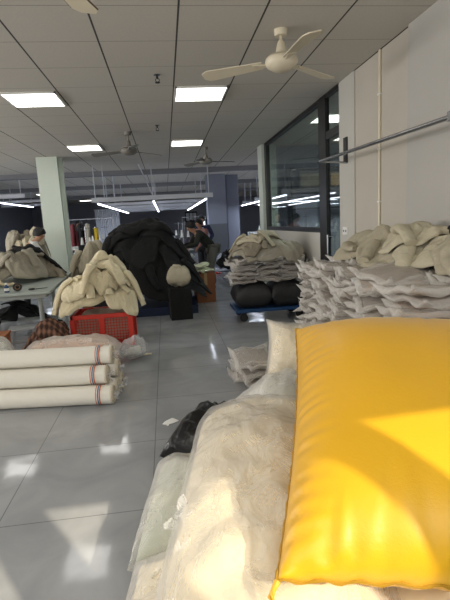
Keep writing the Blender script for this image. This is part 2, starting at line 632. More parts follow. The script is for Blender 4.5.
def garment(name, F, x, y, w, l, rot, m, seed, label, cat='garment', group=None, sleeves=2, r=.05, slen=.5, dirs=None, T=.045, fold=.030, lam=.15, slope=1.5, fine=(26, 72), outn=.24, **kw):
    """a dropped garment: thick, folded, irregular patch of cloth lying over what is below, with its sleeves"""
    rg = random.Random(seed)
    H0 = F.h.copy()
    F.h = slope_limited(F, slope)
    c, s_ = math.cos(rot), math.sin(rot)
    folds = []
    for k in range(3):
        a = rg.uniform(0, PI)
        folds.append((math.cos(a), math.sin(a), lam * rg.uniform(.8, 1.7), rg.uniform(0, 9), (1, .6, .4)[k]))
    nr, na = fine
    o1, o2 = rg.uniform(0, 90), rg.uniform(0, 90)
    vs = []
    top = []

    def pt(rho, th, up):
        ct, st = math.cos(th), math.sin(th)
        R = 1 / (abs(ct) ** 3.2 + abs(st) ** 3.2) ** (1 / 3.2)
        R *= 1 + outn * noise.noise(Vector((ct * 1.2 + o1, st * 1.2, o2))) + .10 * noise.noise(Vector((ct * 3.5 + o1, st * 3.5, o2)))
        lx, ly = w / 2 * R * rho * ct, l / 2 * R * rho * st
        e = max(0.0, 1 - rho ** 5) ** .5
        z = T * (.35 + .65 * e) if up else 0.0
        if up:
            ff = 0.0
            wx, wy = lx + .06 * noise.noise(Vector((lx * 6 + o1, ly * 6, 1))), ly + .06 * noise.noise(Vector((lx * 6, ly * 6 + o2, 5)))
            for (dx, dy, lm, ph, am) in folds:
                q = abs(math.sin(PI * (wx * dx + wy * dy) / lm + ph)) ** .6
                ff += am * (q - .55)
            z += fold * ff * (.25 + .75 * e) + .35 * fold * noise.noise(Vector((lx * 16 + o2, ly * 16, 2)))
            q1 = 1 - abs(noise.noise(Vector((wx * 11 + o1, wy * 6 + o2, 3)))) * 2.2
            q2 = 1 - abs(noise.noise(Vector((wy * 14 + o2, wx * 8 + o1, 8)))) * 2.2
            z += fold * (.42 * max(q1, 0) ** 2 + .22 * max(q2, 0) ** 2) * (.3 + .7 * e)
        return x + lx * c - ly * s_, y + lx * s_ + ly * c, z
    for i in range(nr + 1):
        rho = (i + .0) / nr
        for k in range(na):
            px, py, z = pt(rho, 2 * PI * k / na, True)
            vs.append([px, py, z])
    n_top = len(vs)
    for k in range(na):
        px, py, z = pt(.96, 2 * PI * k / na, False)
        vs.append([px, py, -.004])
    P = np.array(vs)
    P[:, 2] += F(P[:, 0], P[:, 1])
    fs = []
    for i in range(nr + 1):
        for k in range(na):
            a0, a1 = i * na + k, i * na + (k + 1) % na
            fs.append((a0, a1, a1 + na, a0 + na) if i < nr + 1 else None)
    o = mesh_obj(name, P, fs, m, None, True)
    bm = bmesh.new(); bm.from_mesh(o.data)
    bmesh.ops.remove_doubles(bm, verts=bm.verts, dist=1e-5)
    bmesh.ops.recalc_face_normals(bm, faces=bm.faces)
    bm.to_mesh(o.data); bm.free()
    o.data.polygons.foreach_set('use_smooth', [True] * len(o.data.polygons))
    tag(o, label, cat, group)
    env = F.h.copy()
    F.h = np.maximum(H0, H0)
    F.stamp(P[:n_top], .004)
    keep = F.h.copy()
    for k in range(sleeves):
        F.h = keep
        F.h = slope_limited(F, slope * 1.3, 25)
        sg = -1 if k == 0 else 1
        lx, ly = sg * w * .22, l * .2
        px, py = x + lx * c - ly * s_, y + lx * s_ + ly * c
        a = dirs[k] if dirs else rot + (0 if sg > 0 else PI) + rg.uniform(-1.1, 1.1)
        da = rg.uniform(-.14, .14)
        pts, pz = [], None
        run = 0.0
        while run < slen:
            z = float(F(np.array([px]), np.array([py]))[0]) + r * .10
            if pts:
                run += math.dist(pts[-1], (px, py, z))
            pts.append([px, py, z])
            px += math.cos(a) * .024; py += math.sin(a) * .024
            a += da * .5 + rg.uniform(-.10, .10)
            if len(pts) > 40:
                break
        for _ in range(2):
            q = [p[:] for p in pts]
            for i in range(1, len(pts) - 1):
                q[i] = [(pts[i - 1][j] + 2 * pts[i][j] + pts[i + 1][j]) / 4 for j in range(3)]
            pts = q
        mb = MB(); stuffed_tube(mb, pts, r, seed + k)
        mb.build('sleeve', m, o, True)
        Q = np.array(pts)
        F.h = keep
        F.stamp(np.concatenate([Q + np.array([dx, dy, 0]) for dx in (-r * .7, 0, r * .7) for dy in (-r * .7, 0, r * .7)]), r * .3)
        keep = F.h.copy()
    F.h = keep
    return o


# ---------------------------------------------------------------- camera
cam = bpy.data.cameras.new('camera')
camo = bpy.data.objects.new('camera', cam)
COL.objects.link(camo)
cam.sensor_fit = 'VERTICAL'
cam.sensor_height = 24.0
cam.lens = 24.0 * 462 / 600
cam.clip_start = .02
cam.clip_end = 100
Vd = np.array([145., 2700., 462.]); down = Vd / np.linalg.norm(Vd)
D = np.array([-60., -76.5, 462.]); D -= down * (D @ down); D /= np.linalg.norm(D)
R = np.stack([np.cross(down, D), D, -down])          # world axes in camera (x right, y down, z ahead) coordinates
mw = Matrix.Identity(4)
for r in range(3):
    mw[r][0], mw[r][1], mw[r][2] = R[r][0], -R[r][1], -R[r][2]
mw[2][3] = 1.5
camo.matrix_world = mw
sc.camera = camo

exec_parts = []
# ================================================================= ROOM SHELL
WX = 2.12                      # face of the side wall with the glass partition
struct(MB().box(-8, 7, -.6, 30, -.1, 0).build('floor', M['floor']))
struct(MB().box(-8, 7, -.6, 30, 3.0, 3.1).build('ceiling', M['ceiling']))
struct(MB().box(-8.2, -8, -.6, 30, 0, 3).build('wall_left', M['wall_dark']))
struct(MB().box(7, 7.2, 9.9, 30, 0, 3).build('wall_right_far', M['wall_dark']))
# far wall with one bright window opening
fw = MB()
fx0, fx1, fz0, fz1 = 2.08, 2.62, 1.12, 1.78
fw.box(-8, fx0, 30, 30.2, 0, 3).box(fx1, 7, 30, 30.2, 0, 3).box(fx0, fx1, 30, 30.2, 0, fz0).box(fx0, fx1, 30, 30.2, fz1, 3)
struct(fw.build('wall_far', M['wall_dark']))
wf = MB()
for a in (fx0, (fx0 + fx1) / 2 - .02, fx1 - .04):
    wf.box(a, a + .04, 30.02, 30.08, fz0, fz1)
wf.box(fx0, fx1, 30.02, 30.08, fz0, fz0 + .04).box(fx0, fx1, 30.02, 30.08, fz1 - .04, fz1)
w5 = struct(wf.build('window_5', M['trim_white']))
MB().box(fx0 + .01, fx1 - .01, 30.045, 30.055, fz0, fz1).build('pane', M['clear_glass'], w5)

# side wall: painted run, pier strip, glazed office
struct(MB().box(WX - .03, WX + .15, .62, 3.87, 0, 3).build('wall_right_near', M['wall_grey']))
struct(MB().box(WX, WX + .15, 3.87, 5.02, 0, 3).build('wall_right', M['wall_cream']))
struct(MB().box(WX - .015, WX + .05, 5.02, 5.46, 0, 3).build('wall_right_pier', M['wall_white']))
struct(MB().box(WX, WX + .12, 6.24, 9.62, 0, 1.27).build('wall_right_sill', M['wall_white']))
struct(MB().box(WX - .06, WX + .25, 9.66, 10.05, 0, 3).build('wall_right_end', M['column_green']))
# glazed partition
gp = MB()
gp.box(WX - .005, WX + .05, 5.96, 6.24, 0, 3.0)                  # wide post beside the door
gp.box(WX, WX + .08, 9.50, 9.66, 1.27, 3.0)
gp.box(WX, WX + .08, 6.24, 9.5, 1.27, 1.34)
gp.box(WX, WX + .08, 6.24, 9.5, 2.96, 3.0)
w1 = struct(gp.build('window_1', M['black_frame']))
MB().box(WX + .035, WX + .045, 6.24, 9.5, 1.34, 2.96).build('pane', M['glass'], w1)
d1 = MB()
d1.box(WX, WX + .05, 5.46, 5.96, 2.46, 2.55).box(WX, WX + .05, 5.46, 5.48, 0, 3.0).box(WX, WX + .05, 5.48, 5.96, 2.96, 3.0)
d1o = struct(d1.build('door_1', M['black_frame']))
MB().box(WX + .020, WX + .030, 5.48, 5.96, .02, 2.46).build('pane', M['glass'], d1o)
MB().box(WX + .020, WX + .030, 5.48, 5.96, 2.55, 2.96).build('pane', M['glass'], d1o)
MB().tube([(WX - .03, 5.86, .95), (WX - .03, 5.86, 1.25)], .012).tube([(WX - .03, 5.86, .97), (WX + .03, 5.86, .97)], .008).tube([(WX - .03, 5.86, 1.23), (WX + .03, 5.86, 1.23)], .008).build('handle', M['chrome'], d1o)
# office behind the glass
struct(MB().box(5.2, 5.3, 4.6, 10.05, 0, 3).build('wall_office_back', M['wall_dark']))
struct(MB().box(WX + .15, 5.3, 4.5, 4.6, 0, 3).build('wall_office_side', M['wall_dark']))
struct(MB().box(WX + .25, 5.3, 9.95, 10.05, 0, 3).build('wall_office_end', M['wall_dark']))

# near wall behind the camera: three glazed openings
NY = -.5
struct(MB().box(WX + .12, 3.6, .5, .62, 0, 3).build('wall_recess', M['wall_grey']))  # unseen recess, added so the side wall does not block the sun
struct(MB().box(3.6, 3.7, -.6, .62, 0, 3).build('wall_recess_side', M['wall_grey']))
OPEN = [(-.1, .88, 1.0, 2.02), (1.19, 1.735, .95, 2.05), (1.865, 2.5, .95, 2.17)]
xs = sorted({-8., 3.6} | {a for o in OPEN for a in o[:2]})
nw = MB()
for a, b in zip(xs, xs[1:]):
    op = [o for o in OPEN if o[0] <= a and b <= o[1]]
    if op:
        nw.box(a, b, NY - .06, NY, 0, op[0][2]).box(a, b, NY - .06, NY, op[0][3], 3)
    else:
        nw.box(a, b, NY - .06, NY, 0, 3)
struct(nw.build('wall_near', M['wall_grey']))
for i, (a, b, c, d) in enumerate(OPEN):
    fr = MB()
    fr.box(a, a + .02, NY - .045, NY - .025, c, d).box(b - .02, b, NY - .045, NY - .025, c, d).box(a, b, NY - .045, NY - .025, c, c + .02).box(a, b, NY - .045, NY - .025, d - .02, d)
    wo = struct(fr.build('window_%d' % (i + 2), M['trim_white']))
    MB().box(a + .01, b - .01, NY - .037, NY - .033, c, d).build('pane', M['clear_glass'], wo)

# columns and ceiling beams
struct(MB().box(-2.55, -2.13, 10.3, 10.75, 0, 3.0).box(-2.13, -2.05, 10.42, 10.5, 0, 3).build('column_pale', M['column_green']))
cg = MB().box(1.42, 2.02, 15.2, 15.8, 1.42, 3.0)
cgo = struct(cg.build('column_grey', M['column_grey']))
MB().box(1.42, 2.02, 15.19, 15.8, 0, 1.42).build('dado', M['column_low'], cgo)
struct(MB().box(2.1, 2.5, 15.6, 16.0, 0, 3.0).build('column_grey_side', M['column_grey']))
for k, yy in enumerate((13.2, 17.5, 22.5)):
    struct(MB().box(-8, 7, yy, yy + .25, 2.88, 3.0).build('trim_%d' % (k + 1), M['beam_grey']))

# ================================================================= CEILING THINGS
def ceiling_light(cx, cy, label):
    t = thing('ceiling_light', label, 'ceiling light', (cx, cy, 2.985), 0, 'square ceiling panels')
    s = .3
    fr = MB().box(-s, s, -s, -s + .02, -.006, .012).box(-s, s, s - .02, s, -.006, .012).box(-s, -s + .02, -s, s, -.006, .012).box(s - .02, s, -s, s, -.006, .012)
    fr.build('frame', M['trim_white'], t)
    MB().box(-s + .02, s - .02, -s + .02, s - .02, -.002, .01).build('diffuser', M['panel'], t)
    return t


for cx, cy, lb in (
        (-1.385, 5.86, 'lit square ceiling panel over the white fabric rolls, largest on that side'),
        (.52, 5.76, 'lit square ceiling panel directly above the aisle, between two dark ceiling joints'),
        (-1.385, 9.3, 'lit square ceiling panel above the pale green column side of the room'),
        (.52, 9.12, 'smaller lit square ceiling panel farther down the aisle near the grey fan'),
        (-3.1, 8.68, 'lit square ceiling panel over the far cutting table, outside the picture edge'),
        (-4.9, 20.6, 'small distant lit ceiling panel beside the pale column'),
        (-4.2, 26.5, 'tiny distant lit ceiling panel just past the pale column')):
    ceiling_light(cx, cy, lb)


def ceiling_fan(name, label, x, y, z, r, a0, body, angs=None, rod=None):
    t = thing(name, label, 'ceiling fan', (x, y, z), 0, 'three-blade ceiling fans')
    top = 3.0 - z
    MB().lathe([(.011, .1), (.011, top)], 10).build('rod', body, t, True)
    MB().lathe([(.05, top - .05), (.055, top - .001)], 16).build('ceiling_cup', body, t, True)
    MB().lathe([(.016, .17), (.03, .15), (.042, .10), (.05, .06)], 16).build('canopy_cone', body, t, True)
    MB().lathe([(.02, -.065), (.075, -.058), (.12, -.03), (.135, .0), (.13, .03), (.10, .055), (.05, .065)], 28).build('motor_housing', body, t, True)
    for k in range(3):
        a = a0 + k * 2 * PI / 3
        T = Matrix.Rotation(a, 4, 'Z') @ Matrix.Rotation(math.radians(12), 4, 'X')
        n = 12
        vs = []
        for i in range(n + 1):
            u = i / n
            xx = .16 + (r - .16) * u
            hw = .045 + .035 * u
            if u > .9:
                hw *= math.sqrt(max(0.12, 1 - ((u - .9) / .1) ** 2 * .7))
            for sgn in (-1, 1):
                for zz in (.004, -.004):
                    vs.append(tuple(T @ Vector((xx, sgn * hw, zz + .008 * (1 - abs(sgn)) - .02 * u))))
        fs = []
        for i in range(n):
            b = i * 4
            for p, q_ in ((0, 2), (2, 3), (3, 1), (1, 0)):
                fs.append((b + p, b + q_, b + 4 + q_, b + 4 + p))
        fs += [(0, 1, 3, 2), (n * 4, n * 4 + 2, n * 4 + 3, n * 4 + 1)]
        bl = mesh_obj('blade', vs, fs, body, t)
        MB().box(.09, .22, -.02, .02, -.012, -.004, T).box(.19, .24, -.035, .035, -.012, -.004, T).build('blade_bracket', body, bl)
        if name == 'ceiling_fan' and body is M['fan_cream']:
            ed = MB()
            for sgn in (-1, 1):
                ed.tube([T @ Vector((.16 + (r - .16) * u, sgn * (.047 + .035 * u), -.02 * u)) for u in (0, .3, .6, .9)], .0045, 6)
            ed.build('blade_edge', M['fan_brown'] if y < 3 else body, bl)
    return t


ceiling_fan('ceiling_fan', 'cream three-blade ceiling fan on a short rod near the side wall', 1.04, 3.95, 2.75, .68, math.radians(35), M['fan_cream'])
ceiling_fan('ceiling_fan', 'cream fan blade with brown edges reaching in at the upper picture edge', -.54, 2.22, 2.70, .68, math.radians(72), M['fan_cream'])
ceiling_fan('ceiling_fan', 'greyish ceiling fan hanging above the heap of black garments', -.49, 7.95, 2.70, .66, math.radians(160), M['fan_grey'])
ceiling_fan('ceiling_fan', 'dim small ceiling fan in front of the blue-grey column', .92, 9.75, 2.72, .62, math.radians(10), M['fan_grey'])

for k, (x, y) in enumerate(((.03, 5.05), (-.01, 7.5))):
    t = thing('sprinkler', ('fire sprinkler head in the ceiling above the aisle, nearer one', 'fire sprinkler head in the ceiling farther along the aisle')[k], 'sprinkler', (x, y, 3.0), 0, 'ceiling sprinklers')
    MB().lathe([(.035, -.006), (.03, 0)], 16).build('rose', M['chrome'], t, True)
    MB().lathe([(.012, -.04), (.012, -.006)], 10).tube([(-.016, 0, -.04), (-.02, 0, -.06), (0, 0, -.075)], .004, 6).tube([(.016, 0, -.04), (.02, 0, -.06), (0, 0, -.075)], .004, 6).build('body', M['dark_metal'], t)
    MB().lathe([(.026, -.08), (.026, -.076)], 14).build('deflector', M['dark_metal'], t)

# hanging frames with led tubes over the sewing lines
def light_frame(label, x0, x1, y0, y1, z, strips, group='hanging light frames'):
    t = thing('hanging_light_frame', label, 'light frame', ((x0 + x1) / 2, y0, z), 0, group)
    ox, oy = (x0 + x1) / 2, y0
    MB().box(x0 - ox - .1, x1 - ox + .1, -.03, .03, 0, .11).build('front_beam', M['white_metal'], t)
    k = 1
    while y0 + k * 2.4 < y1:
        MB().box(x0 - ox - .1, x1 - ox + .1, k * 2.4 - .03, k * 2.4 + .03, .0, .08).build('cross_beam', M['white_metal'], t)
        k += 1
    for sx in strips:
        s = MB().box(sx - ox - .03, sx - ox + .03, 0, y1 - y0, -.02, .0).build('light_channel', M['white_metal'], t)
        n = int((y1 - y0) / 1.25)
        lt = MB()
        for i in range(n):
            lt.box(sx - ox - .013, sx - ox + .013, .12 + i * 1.25, .12 + i * 1.25 + 1.12, -.05, -.021)
        lt.build('light_tube', M['led'], s)
    for sx in (x0, x0 + .22, (x0 + x1) / 2, x1):
        for yy in (0, 2.4, 4.8):
            MB().tube([(sx - ox, yy, .1), (sx - ox, yy, 3.0 - z)], .012, 6).build('hanging_rod', M['white_metal'], t)
    MB().tube([((x0 + x1) / 2 - ox, 0, .1), ((x0 + x1) / 2 - ox - .3, 0, 3.0 - z)], .012, 6).build('brace', M['white_metal'], t)
    return t


light_frame('long white hanging frame with LED tubes over the black heap and workers', -1.66, 1.16, 12.0, 22.0, 2.12, (-1.62, -.25, 1.10))
light_frame('hanging LED tube frame glimpsed beyond the white wall end, past the grey column', 3.1, 4.6, 13.0, 20.0, 2.12, (3.2, 3.9, 4.5))
light_frame('hanging light frame at the side of the room beside the pale column', -6.0, -3.98, 14.0, 19.0, 2.45, (-5.0,))

# ================================================================= WALL THINGS
t = thing('clothes_rail', 'chrome clothes rail fixed along the side wall on brackets', 'clothes rail', (1.8, 4, 2.1))
MB().tube([(0, 1.27, 0.01), (0, -1.7, -.05)], .017, 14).build('tube', M['chrome'], t, True)
MB().tube([(0, 1.27, .01), (0, 1.30, .01)], .02, 12).build('end_cap', M['dark_metal'], t, True)
MB().tube([(0, 1.22, .0), (WX - .015 - 1.8, 1.22, -.02)], .012, 10).build('bracket_arm', M['chrome'], t, True)
MB().box(WX - .03 - 1.8, WX - .015 - 1.8, 1.20, 1.30, -.02, .26).build('bracket_plate', M['black_frame'], t)
MB().tube([(0, -1.25, -.04), (WX - .03 - 1.8, -1.25, -.04)], .012, 10).build('bracket_arm', M['chrome'], t, True)
MB().box(-.03, .03, -1.28, -1.2, -.07, -.01, None, .004).build('clamp', M['chrome'], t)
MB().box(WX - .045 - 1.8, WX - .03 - 1.8, -1.30, -1.2, -.12, .06).build('bracket_plate', M['chrome'], t)

t = thing('conduit_pipe', 'thin cream conduit pipe running down the side wall', 'pipe', (WX - .012, 4.42, 0))
MB().tube([(0, 0, .9), (0, 0, 3.0)], .012, 10).build('pipe', M['fan_cream'], t, True)
cl = MB()
for z in (1.6, 2.1, 2.6):
    cl.box(-.014, .012, -.02, .02, z, z + .015)
cl.build('clip', M['trim_white'], t)
t = thing('wall_socket', 'small white wall socket with dark holes on the pale pier', 'socket', (WX - .021, 5.28, 1.31))
MB().box(-.008, .006, -.07, .07, -.045, .045, None, .003).build('plate', M['trim_white'], t)
for q in (-.045, .02):
    MB().box(-.01, -.007, q, q + .025, -.012, .012).build('socket_hole', M['black_frame'], t)

ceiling_light(2.72, 7.3, 'lit square ceiling panel inside the glazed office')
# office shelf seen through the door glass
t = thing('display_shelf', 'dark shelf unit with framed pictures seen through the glass door', 'shelf', (3.45, 9.72, .10), 0)
sh = MB()
for z in (1.55, 1.95, 2.38):
    sh.box(-.8, .8, -.15, .15, z, z + .03)
sh.box(-.82, -.78, -.15, .15, 0, 2.41).box(.78, .82, -.15, .15, 0, 2.41)
sh.build('shelf_board', M['black_frame'], t)
for k, (a, b, mm) in enumerate(((-.6, -.1, 'taupe'), (.05, .6, 'plywood'))):
    p = thing('framed_picture', ('framed beige picture on the dark office shelf, wider of the pair', 'framed brown picture on the dark office shelf beside the wider one')[k], 'picture', (3.45, 9.70, 2.08), 0)
    MB().box(a, b, -.02, .02, 0, .34).build('frame', M['black_frame'], p)
    MB().box(a + .04, b - .04, -.026, -.019, .04, .30).build('print', M[mm], p)

# ================================================================= SOFT BAGS
def cushion(nu, nv, L, W, T, a=2.6, b=.5, pull=.05, wr=.012, wf=5.0, rg=.0, rf=6.0, pk=.0, pf=45.0, pl=.16, seed=0.0, sag=.0, flat=None, botk=.8, rot=None, loc=(0, 0, 0), taper=0.0, grow=0.0):
    """soft stuffed bag; L along local y, W along local x, T up. returns world vertices and faces"""
    Tm = Matrix.Translation(Vector(loc)) @ (rot or Matrix.Identity(4))

    def fn(sgn):
        def f(u, v):
            e = max(0.0, (1 - abs(u) ** a) * (1 - abs(v) ** a)) ** b
            px = W / 2 * u * (1 - pull * (1 - v * v)) * (1 - taper * (v + 1) / 2)
            py = L / 2 * v * (1 - pull * (1 - u * u))
            z = sgn * (T / 2 + grow) * e * (1 if sgn > 0 else botk)
            s = seed * 7.3 + (0 if sgn > 0 else 50)
            m = min(1.0, e * 1.6)
            z += wr * m * fbm(px * wf + s, py * wf, s) * 2
            if rg:
                z += rg * m * (ridge(px * rf + s, py * rf * .6 + 3, s) * .6 + ridge(px * rf * 2.3, py * rf * 1.7 + s, 9 + s) * .4)
            if pk:
                du, dv = (1 - abs(u)) * W / 2, (1 - abs(v)) * L / 2
                for dist, t in ((du, py), (dv, px)):
                    ln = pl * (.7 + .6 * noise.noise(Vector((t * 9 + s, s, 1.0))))
                    w = max(0.0, 1 - dist / max(.03, ln))
                    z += sgn * pk * w * w ** .3 * min(1, dist / .03) * math.sin(t * pf + 3 * noise.noise(Vector((t * 6, s, 0))) + dist * 6) * (.6 + .6 * noise.noise(Vector((t * 5 + s, 3, 3))))
                    # edge itself ripples
                    if dist < .02:
                        z += pk * .5 * math.sin(t * pf + s)
            z -= sag * (u * u + v * v)
            p = Tm @ Vector((px, py, z))
            if flat is not None and p.z < flat:
                p.z = flat + (p.z - flat) * .04 + .0
                p.z = max(p.z, flat - .0)
            return tuple(p)
        return f
    return pillow(nu, nv, fn(1), fn(-1))


def RX(d): return Matrix.Rotation(math.radians(d), 4, 'X')
def RY(d): return Matrix.Rotation(math.radians(d), 4, 'Y')
def RZ(d): return Matrix.Rotation(math.radians(d), 4, 'Z')


def film_bag(name, label, cat, loc, L, W, T, rot, fill, film='film', seed=1, group=None, nu=54, nv=70, extra=None, **kw):
    t = thing(name, label, cat, (loc[0], loc[1], 0), 0, group)
    inv = Matrix.Translation((-loc[0], -loc[1], 0))
    V, F = cushion(nu, nv, L - .03, W - .03, T, seed=seed, rot=rot, loc=loc, flat=.006, grow=-.008, **kw)
    mesh_obj('stuffing', [inv @ Vector(v) for v in V], F, M[fill], t, True)
    kw2 = dict(kw); kw2['rg'] = kw.get('rg', 0) + .006; kw2['rf'] = 5.5
    V, F = cushion(nu, nv, L + .02, W + .02, T, seed=seed, rot=rot, loc=loc, flat=.001, grow=.014, **kw2)
    mesh_obj('film', [inv @ Vector(v) for v in V], F, M[film], t, True)
    if extra:
        extra(t, inv)
    return t


def crumple_tuft(mb, p, d, size, seed):
    """gathered, twisted end of a plastic bag"""
    p, d = Vector(p), Vector(d).normalized()
    a = d.orthogonal().normalized(); b = d.cross(a)
    n, m = 7, 22
    vs = []
    for i in range(n):
        u = i / (n - 1)
        for k in range(m):
            t = 2 * PI * k / m
            r = size * (.22 + .8 * u) * (1 + .45 * math.sin(5 * t + seed) * u + .3 * noise.noise(Vector((math.cos(t) * 2 + seed, math.sin(t) * 2, u * 3))))
            vs.append(tuple(p + d * (size * 1.5 * u * (1 + .3 * math.sin(3 * t + seed))) + (a * math.cos(t) + b * math.sin(t)) * r))
    fs = [(i * m + k, i * m + (k + 1) % m, (i + 1) * m + (k + 1) % m, (i + 1) * m + k) for i in range(n - 1) for k in range(m)]
    mb.add(vs, fs)


# ---- the yellow sack
Ac, Bc, Cc, Dc = Vector((.235, 1.12, .50)), Vector((.655, 2.36, .90)), Vector((1.72, 2.08, .86)), Vector((1.27, .85, .46))
nrm = (Dc - Ac).cross(Bc - Ac).normalized()


def yellow_fn(sgn):
    def f(u, v):
        du, dv = 1 - abs(u), 1 - abs(v)
        pu = u * (1 - .055 * (1 - v * v) ** 1.0)
        pv = v * (1 - .035 * (1 - u * u))
        s_, t_ = (pu + 1) / 2, (pv + 1) / 2
        p = Ac * (1 - s_) * (1 - t_) + Dc * s_ * (1 - t_) + Cc * s_ * t_ + Bc * (1 - s_) * t_
        e = max(0.0, (1 - abs(u) ** 2.6) * (1 - abs(v) ** 2.9)) ** .52
        z = sgn * (.255 if sgn > 0 else .17) * e
        X, Y = u * .55, v * .64
        m = min(1.0, e * 1.5)
        z += m * .010 * fbm(X * 2.4 + 4, Y * 2.4, sgn, 2)
        # gathers running in from the side seams
        d = du * .55
        ln = .17 * (.7 + .7 * noise.noise(Vector((Y * 7, 2.2, 0))) + .15)
        w = max(0.0, 1 - d / ln)
        z += sgn * .0075 * (w ** 1.2) * min(1, d / .025) * math.sin(Y * 105 + d * 16 + 2.6 * noise.noise(Vector((Y * 9, d * 4, 1)))) * (.6 + .7 * noise.noise(Vector((Y * 14, 6, 0))))
        # deeper, longer folds along the closed ends
        d = dv * .64
        ln = .34 * (.75 + .8 * noise.noise(Vector((X * 8, 5.2, 0))))
        w = max(0.0, 1 - d / max(.06, ln))
        k = 1 if v < 0 else .35
        z += sgn * .013 * k * w * min(1, d / .03) * math.sin(X * 62 + 2.4 * noise.noise(Vector((X * 6, 3, 0))) + d * 2) * (.55 + .8 * noise.noise(Vector((X * 9, 1, 4))))
        rip = .006 * (math.sin(Y * 90) * max(0, 1 - du * 22) + 1.3 * math.sin(X * 58 + 1) * max(0, 1 - dv * 22))
        return tuple(p + nrm * (z + rip))
    return f


ys = thing('yellow_sack', 'huge bulging yellow nylon sack leaning on the white bags', 'sack', (.95, 1.6, 0))
inv = Matrix.Translation((-.95, -1.6, 0))
V, F = pillow(150, 170, yellow_fn(1), yellow_fn(-1))
mesh_obj('sack_body', [inv @ Vector(v) for v in V], F, M['yellow'], ys, True)
seam = MB()
rimpts = []
ft = yellow_fn(1)
for (u0, v0, u1, v1) in ((-1, -1, -1, 1), (-1, 1, 1, 1), (1, 1, 1, -1), (1, -1, -1, -1)):
    seam.tube([inv @ Vector(ft(u0 + (u1 - u0) * k / 60, v0 + (v1 - v0) * k / 60)) for k in range(61)], [.0055 + .002 * math.sin(k * 1.9) for k in range(61)], 6)
seam.build('seam_piping', M['yellow_dark'], ys, True)
tf = MB()
for k in range(3):
    p = inv @ Ac
    tf.tube([p + Vector((.004, 0, 0)), p + Vector((-.012 - .006 * k, -.014, -.012 - .012 * k)), p + Vector((-.016, -.024 - .01 * k, -.034))], [.010, .006, .003], 7)
tf.build('corner_tuft', M['yellow'], ys, True)

# ---- sacks that carry it
def plain_sack(name, label, loc, L, W, T, rot, m, seed, group=None, **kw):
    V, F = cushion(60, 60, L, W, T, seed=seed, rot=rot, loc=loc, flat=.002, **kw)
    t = thing(name, label, 'sack', (loc[0], loc[1], 0), 0, group)
    iv = Matrix.Translation((-loc[0], -loc[1], 0))
    mesh_obj('sack_body', [iv @ Vector(v) for v in V], F, M[m], t, True)
    mbs = MB()
    n = 60
    border = [i for i in range(60)]
    mbs.tube([iv @ Vector(V[i]) for i in border], .004, 6)
    mbs.tube([iv @ Vector(V[59 * 60 + i]) for i in range(60)], .004, 6)
    mbs.build('seam_piping', M[m], t, True)
    return t


plain_sack('beige_sack', 'beige sack lying flat underneath the lower edge of the yellow sack', (.98, 1.22, .19), 1.0, .95, .40, RZ(-16) @ RX(4), 'cream_fill', 3, pk=.006, wr=.01)
plain_sack('beige_sack', 'beige sack underneath the upper end of the yellow sack', (1.28, 2.02, .28), .7, .8, .56, RZ(-14), 'cream_fill', 5, pk=.006, wr=.01)

# ---- large white bags in clear film
def big_extra(t, inv):
    for k, (p, d) in enumerate((((.02, 1.62, .35), (-.5, -.1, .6)), ((.05, 1.45, .33), (-.7, .1, .2)))):
        mb = MB()
        crumple_tuft(mb, inv @ Vector(p), d, .05, k * 2.1)
        mb.build('loose_film_end', M['film_clear'], t, True)


film_bag('white_padding_bag', 'big long cream white bag of padding wrapped in crinkled clear plastic', 'bag', (.37, 1.85, .235), 2.15, .82, .50, RZ(-10), 'cream_fill', seed=2, nu=70, nv=120, a=2.5, b=.48, pull=.04, wr=.020, wf=3.0, rg=.006, rf=3, pk=.006, pf=38, pl=.2, extra=big_extra)
film_bag('white_padding_bag', 'greenish white bag lying low beside the big cream bag, next to the black bag', 'bag', (.0, 2.08, .13), .80, .38, .32, RZ(-8), 'green_fill', seed=4, nu=44, nv=60, a=2.2, b=.42, pull=.05, wr=.012, rg=.006)


def low_extra(t, inv):
    mb = MB()
    crumple_tuft(mb, inv @ Vector((.06, 1.62, .25)), (.2, .6, .5), .035, 1.0)
    mb.build('loose_film_end', M['film_clear'], t, True)


film_bag('white_padding_bag', 'short plastic bag of cream fabric at the lower picture edge, scrap on top', 'bag', (-.02, 1.30, .15), .76, .50, .33, RZ(-8), 'cream_fill', seed=6, nu=50, nv=60, a=2.4, b=.55, pull=.05, wr=.018, rg=.008, extra=low_extra)
film_bag('white_padding_bag', 'round translucent white bag behind the big cream bag, by the yellow sack', 'bag', (.76, 3.05, .19), .46, .60, .40, RZ(8), 'white_fill', seed=8, nu=50, nv=50, a=2.1, b=.55, pull=.05, wr=.02, rg=.014)
film_bag('cream_pillow_bag', 'plump cream bag with a pointed corner behind the yellow sack', 'bag', (1.11, 3.88, .29), .66, .66, .50, RZ(-24) @ RX(58), 'cream_fill', seed=9, nu=50, nv=50, a=2.3, b=.6, pull=.16, wr=.014, rg=.006)

# cream scrap on the short bag
fcl = Field(-.5, .5, .8, 2.2, lambda X, Y: np.where(((X + .02) / .25) ** 2 + ((Y - 1.30) / .38) ** 2 < 1, .32 * np.sqrt(np.maximum(0, 1 - (((X + .02) / .26) ** 2 + ((Y - 1.30) / .39) ** 2))) ** .9, .0))
o = drape('cream_fabric_scrap', fcl, -.10, 1.53, .24, .16, .5, M['cream_cloth'], 5, sleeve=False, crumple=.30, drop=.06, sp=.018, steps=50, thick=.02)
tag(o, 'small folded cream fabric scrap lying on the short plastic bag', 'fabric scrap')

